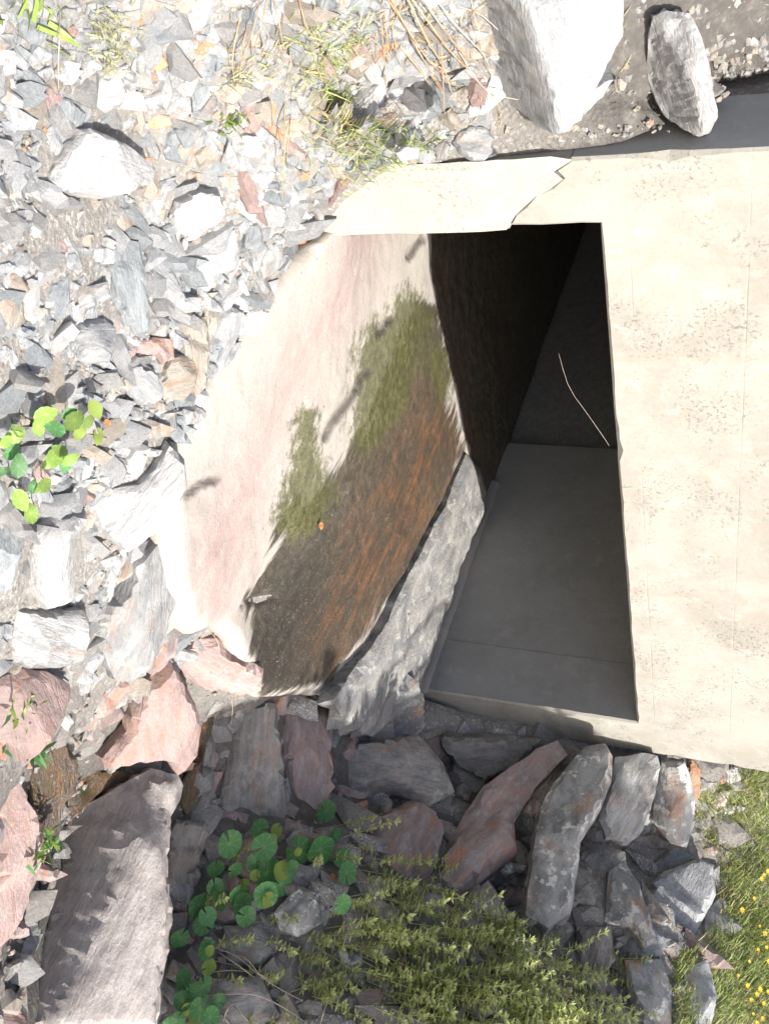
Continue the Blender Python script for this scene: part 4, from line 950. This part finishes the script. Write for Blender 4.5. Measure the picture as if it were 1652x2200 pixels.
tuft(35, 1600, 30, .05, .015, [('round', 'leaves', 1.0)], 'green leaf pair below the sprig on the salmon slab', GT, lift=.08, wd=.007, spread=1.2)
tuft(25, 1795, 60, .05, .025, [('round', 'leaves', .6), ('bright', 'young_leaves', .5)], 'small leafy sprig on the tall pink slab', GT, lift=.12, wd=.006, spread=1.2)

for X, Y, n, lab in [(885,95,80,'matted dry straw tuft under the long golden stalks'), (935,175,80,'matted dry straw tuft halfway along the golden stalks'), (1000,235,70,'matted dry straw tuft beside the front of the largest pale boulder'), (970,70,80,'dry straw tuft at the frame edge by the largest pale boulder'),
                     (850,45,60,'dry straw tuft at the frame edge by the golden stalks'), (760,90,60,'dry straw tuft by the straight pinkish stalks'), (560,120,60,'dry straw among the reddish upright stalks'), (1030,140,60,'dry straw against the dark gap beside the largest pale boulder'), (900,260,50,'thin straw in front of the cracked white stone')]:
    tuft(X, Y, n, .05, .04, [('drygrass', 'dry_blades', .75), ('stalk', 'red_blades', .25)], lab, 'dry straw tufts on the left bank', lift=.03, spread=1.4, wd=.0015)

# dry stalks arching over the left bank
def px_path(pts, lift, jit=.0):
    out = []
    for i, (X, Y) in enumerate(pts):
        P, d = ground_hit(X, Y); dd = d - lift * (.25 + math.sin(math.pi * i / (len(pts) - 1)))
        out.append(at_d(X, Y, dd))
    return out
def smooth_path(pts, n=10):
    pts = np.asarray(pts, float); t = np.linspace(0, len(pts) - 1, n); out = []
    for a in t:
        i = int(min(a, len(pts) - 2)); f = a - i; p0 = pts[max(i - 1, 0)]; p1, p2 = pts[i], pts[i + 1]; p3 = pts[min(i + 2, len(pts) - 1)]
        out.append(.5 * ((2 * p1) + (-p0 + p2) * f + (2 * p0 - 5 * p1 + 4 * p2 - p3) * f * f + (-p0 + 3 * p1 - 3 * p2 + p3) * f ** 3))
    return out
def stalk_clump(label, lines, mk, group, r=.0016, lift=.06, name='dry_stalks', part='stalk', cat='dry stalks'):
    base = at_d(*lines[0][0], ground_hit(*lines[0][0])[1]); o = empty(name, base); tag(o, label, cat, group)
    for l in lines:
        V, Fc = [], []; tube(V, Fc, [p - base for p in smooth_path(px_path(l, lift * random.uniform(.6, 1.3)), 12)], r * random.uniform(1.1, 1.9), r * .8)
        mesh_obj(part, V, Fc, MAT[mk], o, True)
    return o
SG = 'dry stalks arching over the left bank'
stalk_clump('long golden and red stalks leaning across the bank towards the headwall corner', [[(828,-10),(866,50),(905,120),(955,200)], [(835,-10),(880,70),(930,140),(990,190)], [(880,-10),(930,60),(985,130),(1040,170)],
            [(872,-10),(915,80),(955,150),(972,210)], [(900,-10),(960,70),(1000,120),(1032,135)]], 'stalk', SG)
stalk_clump('pale thin stalks crossing in front of the largest pale boulder', [[(978,12),(1030,30),(1090,80),(1150,110)], [(930,-10),(985,60),(1040,120),(1055,165)], [(985,110),(1040,190),(1100,212),(1140,214)], [(1010,-10),(1020,40),(1030,70),(1027,105)],
            [(1080,90),(1110,150),(1140,205)]], 'palestalk', SG, r=.0012)
stalk_clump('reddish upright stalks above the smooth white stone', [[(560,-10),(548,50),(528,110),(500,160)], [(575,-10),(560,60),(540,120)], [(585,-10),(600,50),(610,110)], [(640,-10),(660,60),(690,90)], [(520,20),(505,90),(500,140),(508,200)], [(535,40),(520,110),(515,170)]], 'stalk', SG, r=.0013)
stalk_clump('straight pinkish stalks falling beside the long white slab', [[(812,-10),(820,60),(828,150),(830,210)], [(822,-10),(832,90),(836,180)], [(842,40),(852,110),(870,170)], [(860,100),(900,150),(935,200)], [(945,60),(950,140),(955,250)], [(905,130),(945,190),(970,230)]], 'stalk', SG, r=.0012)
stalk_clump('single thin straw standing in front of the rubble above the apron', [[(612,215),(612,300),(609,380),(606,440)], [(625,240),(620,300),(616,350)]], 'drygrass', SG, r=.0013)
stalk_clump('thin pale straw beside the blocky white stone', [[(130,30),(128,90),(126,150),(127,200)]], 'palestalk', SG, r=.0012)

# bright leafy plant on the rubble at the lower left
def leaf_shape(kind):
    if kind == 'round':
        a = np.linspace(.14, 2 * math.pi - .14, 15); pts = [(0, 0, 0)] + [(math.cos(t) * (1 + .04 * math.sin(5 * t)), math.sin(t), .12 + .05 * math.sin(3 * t)) for t in a]
        mid = [(p[0] * .55, p[1] * .55, .02) for p in pts[1:]]; n = len(a); V = pts + mid; Fc = []
        for k in range(n - 1):
            Fc.append((0, n + 1 + k, n + 2 + k)); Fc.append((n + 1 + k, 1 + k, 2 + k, n + 2 + k))
        return np.array(V), Fc
    n = 9; V, Fc = [], []
    for i in range(n):
        f = i / (n - 1); w_ = (math.sin(math.pi * f ** .8) ** .8) * .62 * (1 + (.06 if i % 2 else -.03)); x = -1 + 2 * f; z = .12 * (1 - x * x)
        V += [(x, -w_, z + .12 * w_), (x, 0, z - .03), (x, w_, z + .12 * w_)]
    for i in range(n - 1):
        for k in (0, 1): Fc.append((3 * i + k, 3 * i + 3 + k, 3 * i + 4 + k, 3 * i + 1 + k))
    return np.array(V), Fc
LEAF_MESH = {}
def leaf_data(kind, mk, v):
    key = (kind, mk, v)
    if key not in LEAF_MESH:
        V, Fc = leaf_shape(kind); r = np.random.default_rng(v + 3); V = V + np.stack([0 * V[:, 0], 0 * V[:, 0], .1 * np.sin(V[:, 0] * r.uniform(1, 4) + V[:, 1] * r.uniform(-3, 3))], 1)
        me = bpy.data.meshes.new('leaf'); me.from_pydata(V.tolist(), [], Fc); me.polygons.foreach_set('use_smooth', [True] * len(me.polygons)); me.materials.append(MAT[mk]); me.update(); LEAF_MESH[key] = me
    return LEAF_MESH[key]
def leaf_plant(name, label, cat, root, leaves, kind, stalk_mk, group=None, lift=.12, rs=.0016):
    """leaves: (X, Y, radius, material); each sits on its own curved stalk from the root"""
    P0, d0 = surf(*root); o = empty(name, P0); tag(o, label, cat, group)
    V, Fc = [], []
    for i, (X, Y, r, mk) in enumerate(leaves):
        P, d = surf(X, Y); d2 = d - lift * random.uniform(.5, 1.25); C = at_d(X, Y, d2); s = r * 1.22 / F * d2
        toc = CAM - C; toc /= np.linalg.norm(toc); N = toc * .55 + np.array([0, 0, .6]) + SUN * .25 + rng.normal(0, .16, 3)
        E1, E2, E3 = orient(N, rng.uniform(0, 6.28), np.zeros(3), s)
        lf = bpy.data.objects.new('leaf', leaf_data(kind, mk, i % 4)); col.objects.link(lf); lf.parent = o
        M4 = np.eye(4); M4[:3, 0], M4[:3, 1], M4[:3, 2], M4[:3, 3] = E1, E2, E3, C - P0; lf.matrix_local = Matrix(M4.tolist())
        foot = P + (P0 - P) * .25 + np.array([0, 0, -.02]); midp = (foot + C) / 2 + np.array([0, 0, .012])
        tube(V, Fc, [q - P0 for q in smooth_path([foot, midp, C - E3 * .05], 6)], rs, rs * .7)
    mesh_obj('stalks', V, Fc, MAT[stalk_mk], o, True)
    return o
leaf_plant('leafy_plant', 'bright green broad leaved plant sprawling over the rubble at the frame edge', 'plant', (110, 940),
    [(100,890,23,'bright'),(82,915,20,'bright'),(118,922,22,'round'),(160,903,24,'bright'),(150,888,16,'round'),(172,928,17,'lime'),(205,880,20,'lime'),(210,938,17,'lime'),(190,905,14,'bright'),(32,938,20,'bright'),(40,925,16,'bright'),(26,968,20,'round'),
     (40,1000,24,'round'),(112,986,25,'bright'),(128,968,18,'bright'),(152,986,18,'bright'),(138,1000,16,'round'),(4,1012,14,'round'),(92,1044,19,'bright'),(72,1045,14,'round'),(45,1075,24,'bright'),(66,1102,21,'bright'),(12,950,16,'bright'),(108,905,14,'lime')], 'oval', 'stalk')
RP = 'round leaved plants in the shady gap between the rocks'
leaf_plant('round_leaved_plant', 'round leaved plant in front of the dark grey and reddish blocks', 'plant', (600, 1870),
    [(700,1742,20,'round'),(493,1812,25,'round'),(557,1782,20,'round'),(567,1820,25,'round'),(640,1826,26,'round'),(688,1826,28,'round'),(720,1795,15,'round'),(733,1841,18,'round'),(745,1875,21,'round'),(572,1875,28,'round'),(548,1852,17,'round'),
     (463,1866,16,'round'),(520,1945,22,'round'),(510,1925,19,'round'),(528,1968,19,'round'),(570,1922,24,'round'),(603,1900,21,'round'),(625,1866,16,'round'),(735,1942,18,'round'),(505,1868,15,'round'),(593,1784,13,'lime'),(582,1804,12,'lime'),(604,1870,17,'lime'),
     (523,1902,12,'lime'),(548,1880,10,'lime'),(575,1932,14,'lime'),(640,1830,8,'lime'),(470,1920,16,'round')], 'round', 'moss', RP)
leaf_plant('round_leaved_plant', 'trailing string of round leaves beside the ridge boulder', 'plant', (440, 1990),
    [(427,1945,22,'round'),(437,1985,20,'round'),(446,1968,17,'round'),(387,2015,18,'round'),(443,2040,19,'round'),(448,2078,15,'lime'),(450,2042,10,'lime'),(475,1940,14,'round'),(462,1905,16,'round')], 'round', 'moss', RP)
leaf_plant('round_leaved_plant', 'round leaved clump at the frame edge below the dry stems', 'plant', (420, 2150),
    [(393,2105,18,'round'),(437,2118,19,'round'),(393,2150,18,'round'),(432,2168,23,'round'),(452,2186,20,'round'),(380,2192,17,'round'),(362,2204,16,'round'),(410,2130,14,'round'),(415,2190,14,'lime'),(402,2168,12,'lime'),(470,2150,14,'round')], 'round', 'moss', RP)

# dry stems at the lower edge
DG = 'dry pale stems over the dark stones'
stalk_clump('tangled pale dry stems fanning over the dark grey stone', [[(452,2034),(505,2052),(545,2085),(590,2118),(650,2150)], [(505,2050),(535,2065),(560,2095),(600,2112)], [(470,2046),(520,2080),(560,2110)], [(440,2090),(500,2085),(545,2090)], [(440,2060),(510,2075)]], 'palestalk', DG, r=.0014, lift=.09, name='dry_grass_clump', part='stem', cat='dry stems')
stalk_clump('long pale grass stem lying across the frame edge', [[(432,2140),(490,2136),(550,2138),(610,2165),(655,2195)]], 'palestalk', DG, r=.0016, lift=.1, name='dry_grass_clump', part='stem', cat='dry stems')
stalk_clump('forked pale twig at the frame edge below the dry stems', [[(505,2148),(488,2170),(478,2205)], [(492,2152),(520,2180),(545,2205)], [(470,2175),(485,2190),(500,2210)], [(705,2150),(695,2175),(688,2205)]], 'palestalk', DG, r=.0022, lift=.09, name='dry_grass_clump', part='stem', cat='dry stems')
stalk_clump('thin pink roots hanging under the apron lip', [[(452,1358),(470,1385),(474,1450)], [(460,1360),(466,1390)], [(494,1488),(500,1520),(496,1565)], [(506,1490),(505,1530)]], 'palestalk', DG, r=.0010, lift=.13, name='hanging_roots', part='root', cat='roots')
stalk_clump('white straw lying beside the apron lip', [[(528,1335),(548,1365),(566,1392)]], 'palestalk', DG, r=.0014, lift=.07, name='straw', part='stem', cat='straw')

# yellow green bushes
def sprig(seed, L, mk):
    r = np.random.default_rng(seed); V, Fc = [], []
    top = np.array([r.normal(0, .25), r.normal(0, .25), 1.0]) * L
    path = [top * f + np.array([0, 0, -.05 * L * f * f]) for f in np.linspace(0, 1, 6)]
    SV, SF = [], []; tube(SV, SF, path, .0022, .001)
    for i, f in enumerate((.38, .58, .76, .9, 1.0)):
        p = top * f + np.array([0, 0, -.05 * L * f * f])
        nl = 6 if i < 4 else 9
        for k in range(nl):
            a = 2 * math.pi * k / nl + i * .9 + r.uniform(-.25, .25); d = np.array([math.cos(a), math.sin(a), r.uniform(.0, .8) if i < 4 else r.uniform(.2, 1.6)]); d /= np.linalg.norm(d)
            ll = .031 * r.uniform(.65, 1.2) * (1.1 - .25 * f); sd_ = np.cross(d, [0, 0, 1]); sd_ /= np.linalg.norm(sd_) + 1e-9; b = len(V); wl = ll * .24
            V += [p, p + d * ll * .5 + sd_ * wl, p + d * ll - np.array([0, 0, .15 * ll]), p + d * ll * .5 - sd_ * wl]; Fc.append((b, b + 1, b + 2, b + 3))
    return np.array(V), Fc, np.array(SV), SF
SPR = [sprig(i, .15, 'heath') for i in range(6)]
BG = 'yellow green bushes along the lower edge'
def bush(X, Y, n, rad, h, label, mk='heath'):
    P, d = surf(X, Y); o = empty('leafy_bush', P); tag(o, label, 'bush', BG)
    V, Fc, SV, SF = [], [], [], []
    for _ in range(int(n * .85)):
        q = rng.normal(0, rad, 2); z = terrain(P[0] + q[0], P[1] + q[1])[0] - P[2]
        a = rng.uniform(0, 6.28); s = h * rng.uniform(.8, 1.7); Rz = np.array([[math.cos(a), -math.sin(a), 0], [math.sin(a), math.cos(a), 0], [0, 0, 1]])
        lean = np.array([q[0] / (rad + .01) * .25, q[1] / (rad + .01) * .25, 0])
        v, f, sv, sf = SPR[int(rng.integers(0, 6))]
        for A, B, vv, ff in ((V, Fc, v, f), (SV, SF, sv, sf)):
            b = len(A); w_ = vv @ Rz.T; w_ = w_ * np.array([1, 1, s]) + np.outer(w_[:, 2] * s, lean) + np.array([q[0], q[1], z]); A.extend(w_); B.extend([tuple(t + b for t in g_) for g_ in ff])
    mesh_obj('foliage', V, Fc, MAT[mk], o)['kind'] = 'stuff'; mesh_obj('stems', SV, SF, MAT['moss'], o)['kind'] = 'stuff'
    return o
for X, Y, n, rad, h, lab in [(800,1905,34,.06,1.0,'bushy yellow green plant in front of the notched pinkish block'), (870,1885,10,.03,.8,'small yellow green shoots reaching over the notched pinkish block'), (735,2020,34,.06,1.0,'yellow green bush beside the crumbly reddish stone'),
     (770,2095,30,.07,.9,'darker low bush between the crumbly stone and the frame edge'), (860,2050,30,.07,1.0,'bush in the middle of the green strip below the long reddish slab'), (960,2050,30,.07,1.1,'bush under the tip of the long reddish slab'), (990,1975,12,.03,1.0,'thin shoots standing before the long reddish slab'),
     (900,2130,36,.08,1.0,'dense bush at the frame edge left of centre in the green strip'), (1010,2120,36,.08,1.0,'dense bush at the frame edge below the long reddish slab'), (1110,2090,36,.08,1.0,'bush at the foot of the lichen mottled slab'), (1120,2180,36,.08,1.0,'dense bush at the frame edge below the mottled slab'),
     (1210,2110,30,.08,1.0,'bush beside the half hidden dark stone'), (1230,2190,30,.08,1.0,'bush at the frame edge beside the grey lichened stone'), (720,2165,26,.06,.9,'low bush at the frame edge beside the dry stems'), (1010,2195,34,.08,1.0,'bush cut by the frame edge in the middle of the green strip'), (1310,2080,14,.05,.7,'small bush against the grey lichened stone')]:
    bush(X, Y, n, rad, h, lab)

# grass bank on the right
GB = [(1500,1690),(1590,1665),(1652,1640),(1690,1640),(1690,2240),(1450,2240),(1440,2060),(1475,2050),(1535,1990),(1545,1860),(1490,1790)]
lo, hi = np.array(GB).min(0), np.array(GB).max(0); pts = rng.uniform(lo, hi, (30000, 2)); pts = pts[inpoly(pts, GB)]
gv_, gf_, dv_, df_ = [], [], [], []
lat = {}
for X, Y in pts[:20000]:
    P, d = ground_hit(X, Y); P = P + np.array([rng.normal(0, .015), rng.normal(0, .015), -.01])
    sp_, tp_ = st(P[0], P[1])
    if sp_ < RLEG + .02 and tp_ > -.02: continue
    dry = rng.random() < .25 + .3 * (vnoise(P[0] * 3, P[2] * 3, 6))
    blade(dv_ if dry else gv_, df_ if dry else gf_, P, rdir(.75, .8), np.array([rng.normal(), rng.normal(), .2]), rng.uniform(.05, .12), rng.uniform(.0015, .003), rng.uniform(.1, .6))
tag(mesh_obj('grass', gv_, gf_, MAT['grass']), 'green grass covering the bank right of the headwall', 'grass', kind='stuff')
tag(mesh_obj('dry_grass', dv_, df_, MAT['drygrass']), 'dry straw blades mixed into the green bank', 'grass', kind='stuff')
# yellow flowers
def flower_mesh():
    V, Fc = [], []; tube(V, Fc, [np.array([0, 0, -.09]), np.array([.006, 0, -.04]), np.array([0, 0, 0])], .0012, .0009)
    me = bpy.data.meshes.new('stem'); me.from_pydata([tuple(v) for v in V], [], Fc); me.materials.append(MAT['grass'])
    V, Fc = [], []
    for k in range(7):
        a = k * 2 * math.pi / 7; c, s = math.cos(a), math.sin(a); b = len(V)
        V += [(0, 0, 0), (c * .006 - s * .003, s * .006 + c * .003, .003), (c * .012, s * .012, .002), (c * .006 + s * .003, s * .006 - c * .003, .003)]; Fc.append((b, b + 1, b + 2, b + 3))
    m2 = bpy.data.meshes.new('petals'); m2.from_pydata(V, [], Fc); m2.materials.append(MAT['flower'])
    return me, m2
FS, FP = flower_mesh()
for X, Y in [(1617,1875),(1626,1868),(1612,1884),(1608,1985),(1640,2000),(1650,1990),(1604,2035),(1626,2060),(1600,2130),(1588,2142),(1607,2120),(1625,2125),(1580,2112),(1642,2165),(1612,2182),(1630,2012),(1592,2172),(1600,2192),(1645,2050),(1618,2000),(1570,1950),(1596,1925),(1585,2060),(1615,2150),(1640,2100),(1633,1940),(1560,2090),(1622,2030)]:
    P, d = ground_hit(X, Y); toc = CAM - P; toc /= np.linalg.norm(toc); C = P + np.array([0, 0, .05]) + toc * .04
    o = empty('yellow_wildflower', C); tag(o, 'tiny yellow wildflower standing in the grass bank right of the headwall', 'wildflower', 'yellow wildflowers in the grass bank')
    N = toc * .6 + np.array([0, 0, .5]); q = Vector(N).to_track_quat('Z', 'Y')
    a = link(bpy.data.objects.new('stem', FS), o); b = link(bpy.data.objects.new('petals', FP), o); b.rotation_euler = q.to_euler(); b.scale = (random.uniform(.75, 1.4),) * 3

# orange dead leaves
for X, Y, r, lab in [(232,908,9,'small orange dead leaf beside the leafy green plant'), (522,1352,14,'curled orange leaf in the crack under the apron lip'), (715,1882,7,'reddish dead leaf by the round leaved plant'), (690,1130,8,'cream dead leaf stuck on the wet apron')]:
    P, d = ground_hit(X, Y); C = at_d(X, Y, d - (.06 if X != 690 else .13)); s = r / F * d
    E1, E2, E3 = orient((CAM - C) / np.linalg.norm(CAM - C) + np.array([0, 0, .5]), rng.uniform(0, 6), np.zeros(3), s)
    if X == 690: C = at_z(X, Y, .012)
    lf = bpy.data.objects.new('dead_leaf', leaf_data('oval', 'deadleaf', 1)); col.objects.link(lf); M4 = np.eye(4); M4[:3, 0], M4[:3, 1], M4[:3, 2], M4[:3, 3] = E1, E2, E3, C
    lf.matrix_world = Matrix(M4.tolist()); tag(lf, lab, 'dead leaf', 'dead leaves')

# straw hanging in the mouth of the culvert
def on_face(X, Y, t):
    k = ray(X, Y); o_ = CORNER + IN * t - CAM; return CAM + k * ((o_ @ IN) / (k @ IN))
V, Fc = [], []; pp = [on_face(1308, 958, .02), on_face(1300, 945, .03), on_face(1262, 890, .05), on_face(1222, 832, .07), on_face(1200, 760, .09)]
tube(V, Fc, smooth_path(pp, 10), .0007, .0005)
tag(mesh_obj('hanging_straw', V, Fc, MAT['palestalk'], None, True), 'thin pale straw hanging from the lintel inside the dark opening', 'straw')

# ------------------------------------------------------------------ the tree right of the place, whose shade falls on the rocks
TX, TY = 3.9, 1.2
tz = float(terrain(TX, TY)[0]); tree = empty('shade_tree', (TX, TY, tz)); tag(tree, 'leafy tree standing right of the rocks and shading them', 'tree')
targets = [(950,1560),(1080,1572),(1180,1590),(850,1680),(1000,1650),(1040,1740),(1150,1690),(1215,1620),(600,1600),(660,1720),(540,1760),(430,1690),(400,1810),(490,1850),(600,1830),(720,1640),(750,1750),(900,1750),(930,1680),
           (480,1600),(550,1550),(640,1490),(700,1550),(800,1600),(450,1950),(1260,1860),(1350,1650),(1290,1960),(850,1550),(760,1510),(1000,1590),(1130,1600),(1020,1560),(640,1660),(560,1660),(500,1700),(820,1760),(1060,1660),(960,1600),(690,1600),(450,1760),(640,1780),(410,1880)]
cl = []
for X, Y in targets + [(930,1540),(980,1548),(1040,1552),(1100,1560),(1160,1570)]:
    P, d = ground_hit(X, Y) if not (Y < 1600 and X > 900) else (at_d(X, Y, 4.85), 0)
    cl.append(P + SUN * rng.uniform(3.2, 4.4))
V, Fc = [], []
for c in cl:
    R_ = rng.uniform(.15, .23)
    for _ in range(230):
        v = rng.normal(0, 1, 3); v = v / np.linalg.norm(v) * R_ * rng.random() ** .4; p = c + v; n = rng.normal(0, 1, 3); n /= np.linalg.norm(n); t = np.cross(n, rng.normal(0, 1, 3)); t /= np.linalg.norm(t); s = np.cross(n, t); L = rng.uniform(.03, .055); b = len(V)
        V += [p - t * L - 0 * s, p + s * L * .45, p + t * L, p - s * L * .45]; Fc.append((b, b + 1, b + 2, b + 3))
O3 = np.array([TX, TY, tz]); mesh_obj('crown', [v - O3 for v in V], Fc, MAT['tree'], tree)
V, Fc = [], []; top = np.array([TX - .3, TY + .1, tz + 2.0]); tube(V, Fc, smooth_path([O3 - [0, 0, .1], O3 + [0, .05, 1.0], top], 8), .09, .05, 8)
for c in cl: tube(V, Fc, smooth_path([O3 + [-.05, .05, rng.uniform(1.0, 1.9)], (top + c) / 2 + rng.normal(0, .08, 3), c], 7), .022, .006, 5)
mesh_obj('trunk', [np.asarray(v) - O3 for v in V], Fc, MAT['bark'], tree, True)
